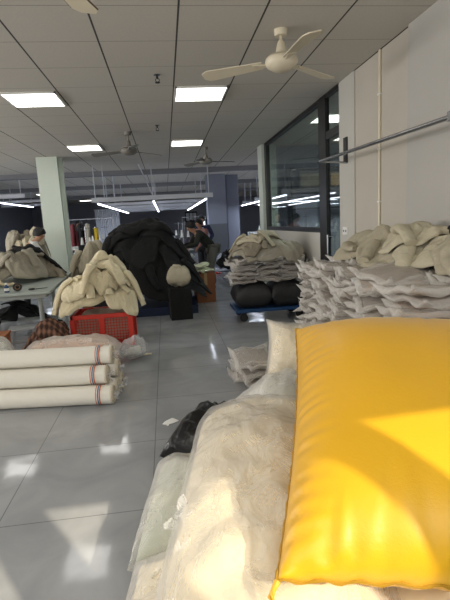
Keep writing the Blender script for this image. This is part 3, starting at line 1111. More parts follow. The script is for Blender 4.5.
# ---- black bin bag and paper scrap
t = thing('black_bin_bag', 'shiny black bin bag on the floor beside the greenish white bag', 'bin bag', (.13, 2.74, 0))
V, F = cushion(50, 60, .56, .28, .40, a=2.1, b=.55, pull=.08, wr=.02, rg=.016, rf=7, seed=3, rot=RZ(-32), loc=(0, 0, .15), flat=.002)
mesh_obj('bag_body', V, F, M['black_film'], t, True)
mb = MB(); crumple_tuft(mb, (.12, .20, .22), (.5, .7, .5), .045, 2.0)
mb.build('tied_end', M['black_film'], t, True)

fl = Field(-1, 2, 1, 6, lambda X, Y: X * 0.0)
o = drape('paper_scrap', fl, -.07, 3.36, .15, .10, .4, M['paper'], 3, sleeve=False, crumple=.25, drop=.03, sp=.014, steps=40, thick=.004, solid=.002)
tag(o, 'torn white paper scrap on the floor by the black bin bag', 'paper')
o = drape('fabric_scrap', fl, -.40, 5.33, .24, .12, .2, M['cream_cloth_b'], 8, sleeve=False, crumple=.3, drop=.03, sp=.02, steps=40, thick=.006, solid=.006)
tag(o, 'small beige cloth scrap on the floor by the clear plastic bag', 'fabric scrap')

# ================================================================= PACKED GARMENTS
def make_pack(idx, cloth):
    """folded garment in a clear polythene bag: film is the bag, garment sits inside"""
    s = idx * 13.7

    def gf(sgn):
        def f(u, v):
            e = max(0.0, (1 - abs(u) ** 5) * (1 - abs(v) ** 5)) ** .5
            x, y = u * .155, v * .185
            z = sgn * .021 * e
            z += .007 * fbm(x * 12 + s, y * 12, s) * min(1, e * 2)
            z += .005 * math.sin(x * 40 + 4 * noise.noise(Vector((x * 9 + s, y * 9, 0)))) * (1 if sgn > 0 else .3) * e
            z -= .05 * (abs(u) ** 3) * (.4 + .5 * noise.noise(Vector((s, u * 2, 1)))) * .5 + .05 * max(0, -v) ** 3 * .35
            return (x, y, z)
        return f

    def ff(sgn):
        def f(u, v):
            e = max(0.0, (1 - abs(u) ** 5) * (1 - abs(v) ** 5)) ** .45
            x = u * .205 * (1 - .05 * (1 - v * v)); y = v * .245 * (1 - .05 * (1 - u * u))
            z = sgn * .027 * e
            z += .006 * fbm(x * 14 + s, y * 14, s + 5) + .004 * ridge(x * 18 + s, y * 13, s) * min(1, e * 2)
            z += .055 * (abs(u * v)) ** 4 * (.5 + 1.4 * noise.noise(Vector((s + u, v * 1.3, 2))))
            z += .020 * max(0, abs(u) - .75) * 4 * math.sin(v * 5 + s) + .018 * max(0, v - .75) * 4 * math.sin(u * 6 + s)
            z -= .06 * (abs(u) ** 3) * (.4 + .5 * noise.noise(Vector((s, u * 2, 1)))) * .5 + .06 * max(0, -v) ** 3 * .35
            # crimped flap at the front edge lifts and waves
            if v < -.75:
                z += .016 * ((-v - .75) / .25) * math.sin(u * 7 + s) + .012 * ((-v - .75) / .25)
            return (x, y, z)
        return f
    t = thing('poly_bagged_garment', None, 'packed garment')
    V, F = pillow(22, 26, ff(1), ff(-1)); fo = mesh_obj('film', V, F, [M['film_pack'], M['film_hem']], t, True)
    for n_, p_ in enumerate(fo.data.polygons):            # flat sealed hem round the bag
        i_, j_ = divmod(n_ % (21 * 25), 25)
        if i_ < 2 or i_ > 18 or j_ < 2 or j_ > 22:
            p_.material_index = 1
    V, F = pillow(16, 20, gf(1), gf(-1)); mesh_obj('garment', V, F, M[cloth], t, True)
    return t


protos = [make_pack(i, c) for i, c in enumerate(('pack_grey', 'pack_taupe', 'pack_pink', 'pack_light', 'pack_brown'))]
tone = ['grey', 'taupe', 'pinkish', 'pale grey', 'brown', 'taupe']
used = [False] * 6


def place_pack(k, loc, rot, label, group):
    if used[k]:
        o = copy_tree(protos[k])
    else:
        o = protos[k]; used[k] = True
    o.location = loc
    o.rotation_euler = rot
    o['label'] = label
    o['group'] = group
    return o


ORD = ['topmost', 'second from top', 'third from top', 'fourth from top', 'fifth from top', 'sixth from top', 'seventh from top', 'eighth from top', 'ninth from top', 'tenth from top',
       'eleventh from top', 'twelfth from top', 'thirteenth from top', 'fourteenth from top', 'fifteenth from top', 'sixteenth from top', 'seventeenth from top', 'eighteenth from top', 'nineteenth from top', 'twentieth from top']
rnd = random.Random(21)


def stack(x, y, z0, z1, what, group, ks, step=.044, jit=.035, rz0=0.0, pitch=0.0, roll=0.0, lean=(0, 0)):
    n = max(1, int((z1 - z0) / step))
    for i in range(n):
        k = rnd.choice(ks)
        f = i / max(1, n - 1)
        loc = (x + rnd.uniform(-jit, jit) + lean[0] * f, y + rnd.uniform(-jit, jit) + lean[1] * f, z0 + .028 + i * step)
        rot = (pitch + rnd.uniform(-.11, .11), roll + rnd.uniform(-.13, .13), rz0 + rnd.uniform(-.35, .35) + (PI if rnd.random() < .35 else 0))
        place_pack(k, loc, rot, '%s poly-bagged garment, %s, %s' % (tone[k], ORD[n - 1 - i], what), group)


# stepped wooden platform carrying the long pile by the wall
t = thing('stepped_platform', 'low stepped plywood platform under the long pile of packed garments', 'platform', (1.70, 3.45, 0))
MB().box(-.47, .02, -1.2, 1.26, .24, .27).build('lower_deck', M['plywood'], t)
MB().box(.02, .37, -1.2, 1.26, .80, .83).build('upper_deck', M['plywood'], t)
MB().box(.02, .04, -1.2, 1.26, .27, .80).build('riser', M['plywood'], t)
for sx in (-.44, .33):
    for sy in (-1.15, .03, 1.2):
        MB().box(sx - .03, sx + .03, sy - .03, sy + .03, 0, .24 if sx < 0 else .80).build('leg', M['wood'], t)

names = ('aisle-side stack nearest yellow sack', 'second aisle-side stack from yellow sack', 'middle aisle-side stack by the wall', 'fourth aisle-side stack from yellow sack', 'far end stack behind cream bag')
for i, (yy, zt) in enumerate(((2.50, 1.10), (2.98, 1.11), (3.46, 1.10), (3.94, 1.08), (4.44, 1.05))):
    stack(1.47 + .015 * i, yy, .27, zt, names[i], 'packed garments in the long wall pile', (2, 2, 1, 3) if i < 2 else (0, 1, 3, 3, 1), rz0=1.57 if i % 2 else 1.45, pitch=0, roll=.04, lean=(.03, 0), jit=.04)
names = ('wall-side stack nearest yellow sack', 'second wall-side stack from yellow sack', 'middle wall-side stack under coats', 'fourth wall-side stack from yellow sack', 'wall-side stack at far end')
for i, (yy, zt) in enumerate(((2.50, 1.13), (2.98, 1.13), (3.46, 1.13), (3.94, 1.12), (4.44, 1.10))):
    stack(1.845, yy, .83, zt, names[i], 'packed garments in the long wall pile', (2, 2, 1, 3) if i < 2 else (0, 1, 3, 4), rz0=1.55, roll=.05, jit=.04)
# small loose stack on the aisle floor
stack(.74, 4.16, .0, .25, 'small floor stack in the aisle', 'packed garments stacked on the aisle floor', (4, 1, 4, 0), step=.05, jit=.03, rz0=.25, pitch=-.03)

# coats thrown on top of the wall pile
hp = Field(1.1, 2.05, 2.0, 5.0, lambda X, Y: np.where((Y > 2.25) & (Y < 4.7), np.where(X > 1.67, 1.14, np.where(X > 1.24, 1.07, .9)), .9) + .15 * np.exp(-((X - 1.93) / .12) ** 2))
for k, (x, y, w, l, r, mm, lb, dr) in enumerate((
        (1.84, 4.15, .44, .70, .1, 'beige_coat', 'olive beige coat crumpled on the far end of the wall pile', (4.2, 1.2)),
        (1.82, 3.60, .46, .74, -.25, 'beige_coat', 'olive beige coat with long sleeve in the middle of the wall pile', (3.9, 1.4)),
        (1.86, 3.08, .42, .62, .2, 'beige_coat_b', 'light beige coat spread on the wall pile under the rail', (4.1, 1.2)),
        (1.86, 2.62, .36, .50, .2, 'beige_coat', 'olive beige coat nearest the yellow sack on the wall pile', (4.0, 1.7)),
        (1.88, 3.32, .34, .60, .3, 'beige_coat_b', 'light beige coat lying over the other coats beneath the rail', (4.5, 1.5)))):
    garment('beige_coat', hp, x, y, w, l, r, M[mm], 40 + k, lb, 'coat', 'coats on the wall pile', sleeves=1, r=.045, slen=.34, T=.026, fold=.032, lam=.22, slope=1.4, dirs=dr, fine=(32, 96))
o = drape('black_garment', hp, 1.84, 2.75, .30, .26, .4, M['black_cloth'], 77, sleeve=False, crumple=.35, drop=.10, solid=.014)
tag(o, 'small black garment lying on the coats at the picture edge', 'garment')

# ---- platform cart with packed garments
ct = thing('platform_cart', 'blue platform cart under the stack of packed garments by the glass', 'cart', (1.52, 6.92, 0))
MB().box(-.58, .52, -.35, .35, .15, .20, None, .01).build('deck', M['blue_plastic'], ct)
for sx in (-.45, .40):
    for sy in (-.25, .25):
        w = MB().add(*(lambda q: (q.v, q.f))(MB().lathe([(.02, -.02), (.055, -.02), (.06, -.01), (.06, .01), (.055, .02), (.02, .02)], 18)), Matrix.Translation((sx, sy, .062)) @ Matrix.Rotation(PI / 2, 4, 'X'))
        wo = w.build('wheel', M['black_frame'], ct, True)
        MB().box(sx - .035, sx + .035, sy - .03, sy + .03, .118, .15).build('caster_plate', M['dark_metal'], wo)
MB().tube([(.49, -.3, .2), (.49, -.3, .95), (.49, .3, .95), (.49, .3, .2)], .016, 10).build('handle', M['dark_metal'], ct, True)
for k, (x, w) in enumerate(((1.22, .55), (1.74, .52))):
    t = thing('black_wrapped_bundle', ('dark plastic-wrapped bundle on the cart deck, aisle side', 'dark plastic-wrapped bundle on the cart deck, glass side')[k], 'bundle', (x, 6.9, .2), 0, 'dark bundles on the cart')
    V, F = cushion(30, 36, .66, w, .42, a=4, b=.5, pull=.03, wr=.014, rg=.01, seed=11 + k, loc=(0, 0, .17), flat=.0, botk=1)
    mesh_obj('bundle_body', V, F, M['dark_wrap'], t, True)
    st = MB()
    for q in (-.15, .15):
        st.box(-w / 2 + .02, w / 2 - .02, q - .012, q + .012, .375, .381)
    st.build('strap', M['dark_metal'], t)
for i, (x, zt) in enumerate(((1.12, .98), (1.50, 1.0), (1.86, .98))):
    stack(x, 6.82, .585, zt, ('aisle-side stack on the cart', 'middle stack on the cart', 'glass-side stack on the cart')[i], 'packed garments on the platform cart', (0, 1, 4, 0), step=.045, rz0=.0, jit=.03)
hc = Field(.6, 2.3, 6.3, 7.7, lambda X, Y: np.where((X > .95) & (X < 2.05) & (Y > 6.6) & (Y < 7.3), 1.0 + .08 * np.exp(-((X - 1.4) / .25) ** 2), .5))
for k, (x, y, w, l, r, mm, lb) in enumerate((
        (1.50, 6.88, 1.05, .62, .1, 'grey_cloth', 'greyish beige coat draped lowest over the cart stack'),
        (1.25, 6.90, .60, .62, -.9, 'taupe', 'taupe coat folded on the aisle side of the cart stack'),
        (1.76, 6.88, .60, .62, 1.0, 'grey_cloth', 'greyish beige coat on the glass side of the cart stack'),
        (1.36, 6.95, .58, .55, 2.2, 'beige_coat', 'olive beige coat lying topmost on the cart stack'))):
    garment('beige_coat', hc, x, y, w, l, r, M[mm], 60 + k, lb, 'coat', 'coats on the cart', r=.036, slen=.36, T=.026, fold=.036, lam=.13, slope=2.0, fine=(32, 96))

# ================================================================= WHITE FABRIC ROLLS
def make_roll(label, y, z, xe, r, rz=0.0):
    """roll of white fabric in film lying along x, its end at xe"""
    L = 2.3
    t = thing('fabric_roll', label, 'fabric roll', (xe, y, z), rz, 'white fabric rolls on the floor')
    n, m = 46, 26
    sd = y * 7 + z * 3
    vs = []
    for i in range(n):
        x = -L * (1 - i / (n - 1))
        for k in range(m):
            a = 2 * PI * k / m
            rr = r * (1 + .030 * noise.noise(Vector((x * 3, math.cos(a) * 1.5 + sd, math.sin(a) * 1.5))) + .020 * noise.noise(Vector((x * 14, math.cos(a) * 2.2 + sd, math.sin(a) * 2.2)))) - .003
            vs.append((x, rr * math.cos(a), rr * math.sin(a)))
    fs = [(i * m + k, i * m + (k + 1) % m, (i + 1) * m + (k + 1) % m, (i + 1) * m + k) for i in range(n - 1) for k in range(m)]
    fs.append(tuple(range(m)))
    mesh_obj('fabric', vs, fs, M['roll'], t, True)
    en = MB()
    Tm = Matrix.Rotation(PI / 2, 4, 'Y')
    en.lathe([(r * .97, -.001), (r * .99, .012), (r * .86, .02), (r * .80, .006), (r * .62, .022), (r * .55, .008), (r * .3, .018), (.02, .004)], 26, Tm)
    en.build('rolled_end', M['roll_end'], t, True)
    for nm, x, w, mm in (('orange_stripe', -.085, .010, 'orange'), ('blue_stripe', -.10, .010, 'blue'), ('orange_stripe', -.118, .007, 'orange')):
        b = MB()
        b.lathe([(r * 1.012 + .002, x - w / 2), (r * 1.012 + .002, x + w / 2)], 30, Tm)
        b.f = b.f[:-2]
        b.build(nm, M[mm], t, True)
    tf = MB()
    crumple_tuft(tf, (.0, 0, 0), (1, .1, -.2), .034, sd)
    tf.build('film_end', M['film_clear'], t, True)
    return t


rr = .084
rolls = (
    (3.97, rr, -.50, 'white fabric roll with coloured end stripes, lowest one facing the aisle'),
    (3.97 + .178, rr, -.48, 'white fabric roll on the floor hidden in the middle of the stack'),
    (3.97 + .356, rr, -.46, 'white fabric roll on the floor at the back of the stack'),
    (4.06, rr + .152, -.545, 'white fabric roll with coloured end stripes, in the middle row facing the aisle'),
    (4.06 + .178, rr + .152, -.47, 'white fabric roll in the middle row behind, end sticking out'),
    (4.15, rr + .304, -.50, 'white fabric roll with coloured end stripes, on top of the stack'))
for y, z, xe, lb in rolls:
    make_roll(lb, y - .08, z, xe - .06, rr, math.radians(-7))

# ================================================================= BAGS BEHIND THE ROLLS
film_bag('plastic_wrapped_bundle', 'pale pink fabric bundle in clear plastic lying behind the white rolls', 'bundle', (-1.08, 4.92, .18), .52, 1.02, .38, RZ(4), 'pink_fill', seed=12, nu=60, nv=44, a=2.6, b=.5, pull=.05, wr=.016, rg=.01)
film_bag('white_sack_bag', 'white plastic sack behind the rolls at the picture edge', 'bag', (-1.86, 4.66, .24), .60, .60, .50, RZ(20), 'white_fill', seed=14, nu=44, nv=44, a=2.3, b=.55, pull=.06, wr=.02, rg=.014)
t = thing('clear_plastic_bag', 'crumpled empty clear plastic bag on the floor beside the red crate', 'plastic bag', (-.46, 5.20, 0))
V, F = cushion(40, 40, .34, .32, .26, a=2.1, b=.55, pull=.06, wr=.03, rg=.03, rf=9, seed=15, loc=(0, 0, .12), flat=.002)
mesh_obj('bag_body', V, F, M['film_clear'], t, True)
V, F = cushion(24, 24, .22, .2, .16, a=2.1, b=.55, pull=.06, wr=.03, seed=16, loc=(0, 0, .09), flat=.006)
mesh_obj('stuffing', V, F, M['white_fill'], t, True)
mb = MB(); crumple_tuft(mb, (.05, -.02, .22), (.3, -.2, .8), .035, 4.0)
mb.build('gathered_top', M['film_clear'], t, True)

# ================================================================= RED CRATE WITH CREAM GARMENTS
cx, cy, cw, cd, chh = -.88, 6.12, .72, .52, .43
rc = thing('red_crate', 'red perforated plastic crate full of cream garments', 'crate', (cx, cy, 0))


def lattice(mb, ax, c, a0, a1, z0, z1, step=.036, w=.0075, t=.005):
    n = int((a1 - a0) / step)
    for i in range(n + 1):
        a = a0 + (a1 - a0) * i / n
        if ax == 'y':
            mb.box(a - w / 2, a + w / 2, c - t, c + t, z0, z1)
        else:
            mb.box(c - t, c + t, a - w / 2, a + w / 2, z0, z1)
    k = int((z1 - z0) / step)
    for i in range(k + 1):
        z = z0 + (z1 - z0) * i / k
        if ax == 'y':
            mb.box(a0, a1, c - t, c + t, z - w / 2, z + w / 2)
        else:
            mb.box(c - t, c + t, a0, a1, z - w / 2, z + w / 2)


hw, hd = cw / 2, cd / 2
for ax, c, a0, a1 in (('y', -hd, -hw, hw), ('y', hd, -hw, hw), ('x', -hw, -hd, hd), ('x', hw, -hd, hd)):
    p = MB(); lattice(p, ax, c, a0, a1, .05, chh - .05)
    p.build('side_panel', M['red_plastic'], rc)
rm = MB()
for y in (-hd, hd):
    rm.box(-hw - .02, hw + .02, y - .02, y + .02, chh - .055, chh, None, .005)
for x in (-hw, hw):
    rm.box(x - .02, x + .02, -hd - .02, hd + .02, chh - .055, chh, None, .005)
rm.build('rim', M['red_plastic'], rc)
for x in (-hw, hw):
    for y in (-hd, hd):
        MB().box(x - .03, x + .03, y - .022, y + .022, 0, chh - .05, None, .004).build('corner_post', M['red_plastic'], rc)
MB().box(-.03, .03, -hd - .014, -hd + .008, 0, chh - .05).build('centre_post', M['red_plastic'], rc)
MB().box(-hw, hw, -hd, hd, .02, .05).build('base', M['red_plastic'], rc)
t = thing('garment_filling', 'brownish packed cloth seen through the holes of the red crate', 'cloth', (cx, cy, 0))
tag(t, None, None, None, 'stuff')
V, F = cushion(30, 30, cd - .06, cw - .06, .40, a=8, b=.4, pull=0, wr=.02, loc=(0, 0, .22), seed=2, flat=.055)
mesh_obj('cloth', V, F, M['pack_pink'], t, True)

hcr = Field(-1.9, .0, 5.4, 6.9, lambda X, Y: np.where((X > -1.56) & (X < -.30) & (abs(Y - 6.1) < .46), .38, .0) + np.where((abs(X - cx) < hw + .03) & (abs(Y - cy) < hd + .03), .03, 0.0))
hcr.h = np.maximum(hcr.h, (lambda X, Y: np.where(((X + .92) / .55) ** 2 + ((Y - 6.12) / .40) ** 2 < 1, .41 + .27 * np.maximum(0, 1 - ((X + .84 - .12 * (X + .92)) / .62) ** 2 - ((Y - 6.14) / .46) ** 2) ** .6, 0.))(*np.meshgrid(-1.9 + np.arange(hcr.nx) * .02, 5.4 + np.arange(hcr.ny) * .02, indexing='ij')))
CR = (
    (-1.10, 6.06, .66, .56, .05, 'cream_cloth_b', 'cream fleece garment lowest on the red crate, sleeve hanging over the side', (3.4, 4.3)),
    (-.66, 6.04, .48, .56, .2, 'cream_cloth', 'cream fleece garment draped on the aisle side of the red crate', (4.6, 5.6)),
    (-1.14, 5.98, .46, .34, -.25, 'cream_cloth', 'cream fleece garment on the table side of the red crate', (3.6, 5.2)),
    (-.84, 5.90, .44, .26, .15, 'cream_cloth_b', 'cream fleece garment across the front of the red crate', (4.7, 5.9)),
    (-.70, 6.08, .46, .40, -.5, 'cream_cloth', 'cream fleece garment near the top of the heap on the red crate', (3.9, 5.6)),
    (-.80, 6.16, .44, .34, .3, 'cream_cloth', 'cream fleece garment topmost on the red crate', (3.6, 5.9)))
for k, (x, y, w, l, r, mm, lb, dr) in enumerate(CR):
    garment('cream_garment', hcr, x, y, w, l, r, M[mm], 100 + k, lb, 'garment', 'cream garments on the red crate', r=.046, slen=.40, T=.07, fold=.040, lam=.14, slope=2.2, dirs=dr, fine=(36, 110), outn=.14)

# ================================================================= CUTTING TABLE, THINGS ON AND UNDER IT
tb = thing('cutting_table', 'long grey cutting table covered with greyish garments', 'table', (-2.38, 7.15, 0), math.radians(5))
MB().box(-.80, .78, -1.22, 1.25, .715, .75, None, .006).build('table_top', M['table_top'], tb)
MB().box(-.74, .72, -1.16, 1.19, .66, .714).build('apron', M['table_metal'], tb)
for sx in (-.7, .62):
    for sy in (-1.05, 0, 1.1):
        MB().tube([(sx, sy, 0), (sx, sy, .66)], .03, 12).build('leg', M['table_metal'], tb, True)
MB().box(-.7, .62, -.02, .02, .18, .22).box(-.72, -.68, -1.05, 1.1, .18, .22).box(.60, .64, -1.05, 1.1, .18, .22).build('stretcher', M['table_metal'], tb)

ht = Field(-3.4, -1.2, 5.8, 8.7, lambda X, Y: np.where((X > -3.18) & (X < -1.62) & (Y > 5.95) & (Y < 8.4), .755, 0.0) + .20 * np.exp(-((X + 2.45) / .50) ** 4 - ((Y - 7.55) / .6) ** 4) + .22 * np.exp(-((X + 2.5) / .6) ** 4 - ((Y - 8.15) / .2) ** 4))
for k, (x, y, w, l, r, mm, lb, dr) in enumerate((
        (-2.50, 7.75, .85, .75, .2, 'grey_cloth', 'greyish beige garment piled in the middle of the cutting table', (3.6, 5.6)),
        (-2.02, 7.80, .62, .62, -.6, 'taupe', 'taupe garment on the aisle side of the cutting table', (4.6, 5.6)),
        (-2.62, 7.20, .75, .66, .3, 'grey_cloth', 'greyish garment with seam on the near part of the cutting table', (4.0, 5.3)),
        (-2.16, 7.35, .62, .58, 1.2, 'grey_cloth', 'beige garment folded on the near part of the cutting table', (4.2, 5.9)),
        (-2.62, 6.72, .50, .50, .1, 'cream_cloth_b', 'small cream garment at the near edge of the cutting table', (4.0, 5.6)))):
    garment('table_garment', ht, x, y, w, l, r, M[mm], 130 + k, lb, 'garment', 'garments on the cutting table', r=.042, slen=.40, T=.05, fold=.055, lam=.14, slope=2.5, dirs=dr, fine=(34, 100))
for k, (x, lb) in enumerate(((-2.75, 'black garment laid across the back of the cutting table, wall side'), (-2.2, 'black garment laid across the back of the cutting table, aisle side'))):
    garment('black_garment', ht, x, 8.15, .70, .45, .1, M['black_cloth'], 150 + k, lb, 'garment', None, r=.05, slen=.4, crumple=.34, sp=.042, solid=.03, dirs=(3.1, .1))

t = thing('small_carton', 'small kraft carton at the near edge of the cutting table', 'box', (-2.22, 6.05, .75), .2)
MB().box(-.07, .07, -.05, .05, 0, .09, None, .003).build('box_body', M['carton_light'], t)
MB().box(-.012, .012, -.052, .052, .0895, .0915).build('tape_strip', M['plywood'], t)
t = thing('blue_bottle', 'small blue and white bottle beside the kraft carton on the table', 'bottle', (-2.06, 6.14, .75))
MB().lathe([(.026, 0), (.03, .01), (.03, .07), (.012, .088), (.012, .1)], 18).build('bottle_body', M['blue_plastic'], t, True)
MB().lathe([(.015, .1), (.015, .122)], 14).build('cap', M['paper'], t, True)
MB().lathe([(.0305, .02), (.0305, .055)], 18).build('paper_band', M['paper'], t, True)
t = thing('black_tape_roll', 'black tape roll standing on the cutting table beside the bottle', 'tape', (-1.94, 6.18, .806), .3)
MB().lathe([(.030, -.022), (.055, -.022), (.055, .022), (.030, .022), (.030, -.022)], 26, Matrix.Rotation(PI / 2, 4, 'X')).build('tape', M['black_frame'], t, True)
MB().lathe([(.026, -.023), (.0295, -.023), (.0295, .023), (.026, .023), (.026, -.023)], 26, Matrix.Rotation(PI / 2, 4, 'X')).build('core', M['carton_light'], t, True)
t = thing('scissors', 'pair of black handled shears lying on the cutting table near its corner', 'scissors', (-1.74, 6.25, .752), .2)
for s in (-1, 1):
    MB().add([(0, s * .004, .004), (.0, s * .022, .004), (.15, s * .004, .004), (0, s * .004, .009), (0, s * .022, .009), (.15, s * .004, .009)], [(0, 1, 2), (5, 4, 3), (0, 3, 4, 1), (1, 4, 5, 2), (2, 5, 3, 0)]).build('blade', M['dark_metal'], t)
    MB().tube([(-.01 - .035 + .035 * math.cos(a), s * .028 + .022 * math.sin(a), .008) for a in [2 * PI * i / 16 for i in range(17)]], .006, 7, False).build('handle_ring', M['black_frame'], t, True)

# under and in front of the table
st = thing('plastic_stool', 'grey plastic stool under the near edge of the cutting table', 'stool', (-1.86, 5.95, 0), .2)
MB().box(-.17, .17, -.14, .14, .30, .325, None, .008).box(-.03, .03, -.012, .012, .322, .327).build('seat', M['stool_grey'], st)
for sx in (-1, 1):
    for sy in (-1, 1):
        MB().add([(sx * .13 - .022, sy * .10 - .018, .30), (sx * .13 + .022, sy * .10 - .018, .30), (sx * .13 + .022, sy * .10 + .018, .30), (sx * .13 - .022, sy * .10 + .018, .30),
                  (sx * .17 - .016, sy * .14 - .014, 0), (sx * .17 + .016, sy * .14 - .014, 0), (sx * .17 + .016, sy * .14 + .014, 0), (sx * .17 - .016, sy * .14 + .014, 0)],
                 [(0, 1, 2, 3), (7, 6, 5, 4), (0, 4, 5, 1), (1, 5, 6, 2), (2, 6, 7, 3), (3, 7, 4, 0)]).build('leg', M['stool_grey'], st)
for q in (-.115, .105):
    MB().box(-.145, .145, q, q + .01, .14, .18).build('crossbar', M['stool_grey'], st)

wc = thing('wooden_stool', 'orange brown wooden stool with red cloth at the picture edge by the table', 'stool', (-2.06, 5.45, 0), .1)
MB().box(-.18, .18, -.14, .14, .34, .365, None, .004).build('seat', M['wood'], wc)
for sx in (-.15, .15):
    for sy in (-.11, .11):
        MB().box(sx - .018, sx + .018, sy - .018, sy + .018, 0, .34).build('leg', M['wood'], wc)
MB().box(-.15, .15, -.118, -.102, .10, .13).box(-.15, .15, .102, .118, .10, .13).build('stretcher', M['wood'], wc)
fs_ = Field(-2.6, -1.0, 5.0, 6.6, lambda X, Y: X * 0.0 + .30 * np.exp(-((X + 1.50) / .17) ** 4 - ((Y - 5.72) / .15) ** 4) + .10 * np.exp(-((X + 2.06) / .10) ** 2 - ((Y - 5.45) / .07) ** 2))
o = drape('red_cloth', fs_, -2.06, 5.45, .24, .2, .2, M['red_plastic'], 160, sleeve=False, crumple=.3, drop=.05, sp=.025, steps=50, solid=.01)
tag(o, 'bright red cloth crumpled under the wooden stool', 'cloth')
garment('plaid_garment', fs_, -1.50, 5.70, .56, .50, .3, M['plaid'], 161, 'brown plaid garment bundled on the floor between stool and red crate', 'garment', 'plaid garments on the floor', r=.05, slen=.35, crumple=.36, sp=.03, dirs=(3.6, 5.4))
garment('plaid_garment', fs_, -1.46, 5.74, .40, .36, 1.5, M['plaid'], 162, 'second brown plaid garment folded on top of the plaid bundle', 'garment', 'plaid garments on the floor', sleeves=0, crumple=.38, sp=.03)

def crate_box(name, label, cat, loc, sx, sy, sz, m, rz=0.0, lid=None):
    t = thing(name, label, cat, loc, rz)
    MB().box(-sx / 2, sx / 2, -sy / 2, sy / 2, 0, sz, None, .006).build('box_body', m, t)
    MB().box(-.03, .03, -sy / 2 - .002, sy / 2 + .002, sz - .002, sz + .001).box(-.03, .03, -sy / 2 - .002, -sy / 2 + .001, sz * .6, sz).build('tape_strip', lid or M['plywood'], t)
    return t


fu = Field(-3.4, -1.2, 5.9, 8.6, lambda X, Y: X * 0.0 + .42 * np.exp(-((X + 2.3) / .5) ** 2 - ((Y - 7.0) / .6) ** 2))
for k, (x, y, r) in enumerate(((-2.4, 6.9, .3), (-2.05, 7.3, 1.4))):
    o = drape('black_garment', fu, x, y, 1.1, .95, r, M['black_cloth_b' if k else 'black_cloth'], 170 + k, crumple=.3, drop=.1, sp=.05, solid=.02, stamp=.04)
    tag(o, ('black garment heaped under the cutting table, deeper in', 'charcoal garment heaped under the cutting table, aisle side')[k], 'garment', 'dark garments under the table')

# ---- rags heaped on a second table behind
tb2 = thing('work_table', 'grey work table carrying the heap of beige rags beside the pale column', 'table', (-2.95, 9.6, 0))
MB().box(-.65, .55, -.5, .5, .715, .75, None, .006).build('table_top', M['table_top'], tb2)
for sx in (-.58, .48):
    for sy in (-.43, .43):
        MB().tube([(sx, sy, 0), (sx, sy, .715)], .025, 10).build('leg', M['table_metal'], tb2, True)
hr = Field(-3.9, -2.0, 8.9, 10.3, lambda X, Y: np.where((X > -3.62) & (X < -2.38) & (Y > 9.08) & (Y < 10.12), .77, .3) + .60 * np.exp(-((X + 2.70) / .38) ** 4 - ((Y - 9.5) / .32) ** 4))
t = tag(mesh_obj('rag_heap', *(lambda n: ([(-3.6 + 1.2 * i / n, 9.1 + 1.0 * j / n, float(hr(np.array([-3.6 + 1.2 * i / n]), np.array([9.1 + 1.0 * j / n]))[0]) - .01) for i in range(n + 1) for j in range(n + 1)], grid_faces(n + 1, n + 1)))(26), M['taupe'], None, True), 'inner part of the heap of beige rags on the work table', 'rags', None, 'stuff')
for k in range(14):
    a = k * 2.4
    rr_ = .30 - .010 * k
    o = garment('beige_rag', hr, -2.70 + rr_ * 1.4 * math.cos(a), 9.46 + rr_ * math.sin(a) - .04, .25, .22, a, M[('grey_cloth', 'beige_coat_b', 'taupe')[k % 3]], 200 + k, None, sleeves=0, T=.06, fold=.05, lam=.10, slope=3)
    tag(o, ('greyish', 'light beige', 'taupe')[k % 3] + ' crumpled rag in the heap beside the column, ' + ('lowest at the wall side', 'low at the back', 'low at the front', 'low on the column side', 'second layer at the front', 'second layer at the back', 'second layer, column side', 'half way up, wall side', 'half way up at the front', 'half way up at the back', 'near the top, column side', 'near the top, wall side', 'just beneath the topmost', 'topmost')[k], 'rag', 'beige rags heaped beside the column')

# ---- beige garments on a stool at the far end of the table
st2 = crate_box('carton_box', 'brown carton hidden under the beige garments at the far table end', 'box', (-1.38, 8.75, 0), .42, .4, .72, M['carton'])
hb = Field(-2.1, -.7, 8.1, 9.5, lambda X, Y: np.where((abs(X + 1.38) < .21) & (abs(Y - 8.75) < .2), .74, 0.) + .42 * np.exp(-((X + 1.36) / .14) ** 2 - ((Y - 8.75) / .15) ** 2))
for k, (r, mm, lb) in enumerate(((.3, 'taupe', 'taupe garment hanging over the carton between table and black heap'), (.6, 'beige_coat', 'beige garment piled on top of the carton beside the black heap'))):
    garment('beige_garment', hb, -1.38, 8.72, .66, .60, r, M[mm], 230 + k, lb, 'garment', 'beige garments over the carton', r=.055, slen=.55, crumple=.36, sp=.04, solid=.03, dirs=(4.2, 5.2))

# ================================================================= BLACK GARMENT HEAP
pl = thing('blue_pallet', 'dark blue plastic pallet under the heap of black garments', 'pallet', (-.30, 8.3, 0))
MB().box(-.85, .75, -.72, .72, .10, .15, None, .006).build('deck', M['dark_blue'], pl)
for y in (-.6, 0, .6):
    MB().box(-.85, .75, y - .06, y + .06, 0, .10).build('runner', M['dark_blue'], pl)


def heap(X, Y):
    a = 1.00 * np.exp(-(np.abs((X + .38) / .78) ** 4.0) - (np.abs((Y - 8.4) / .75) ** 4.0))
    b = .62 * np.exp(-(np.abs((X + .10) / .68) ** 4) - (np.abs((Y - 8.1) / .62) ** 4))
    return .15 + np.maximum(a, b)


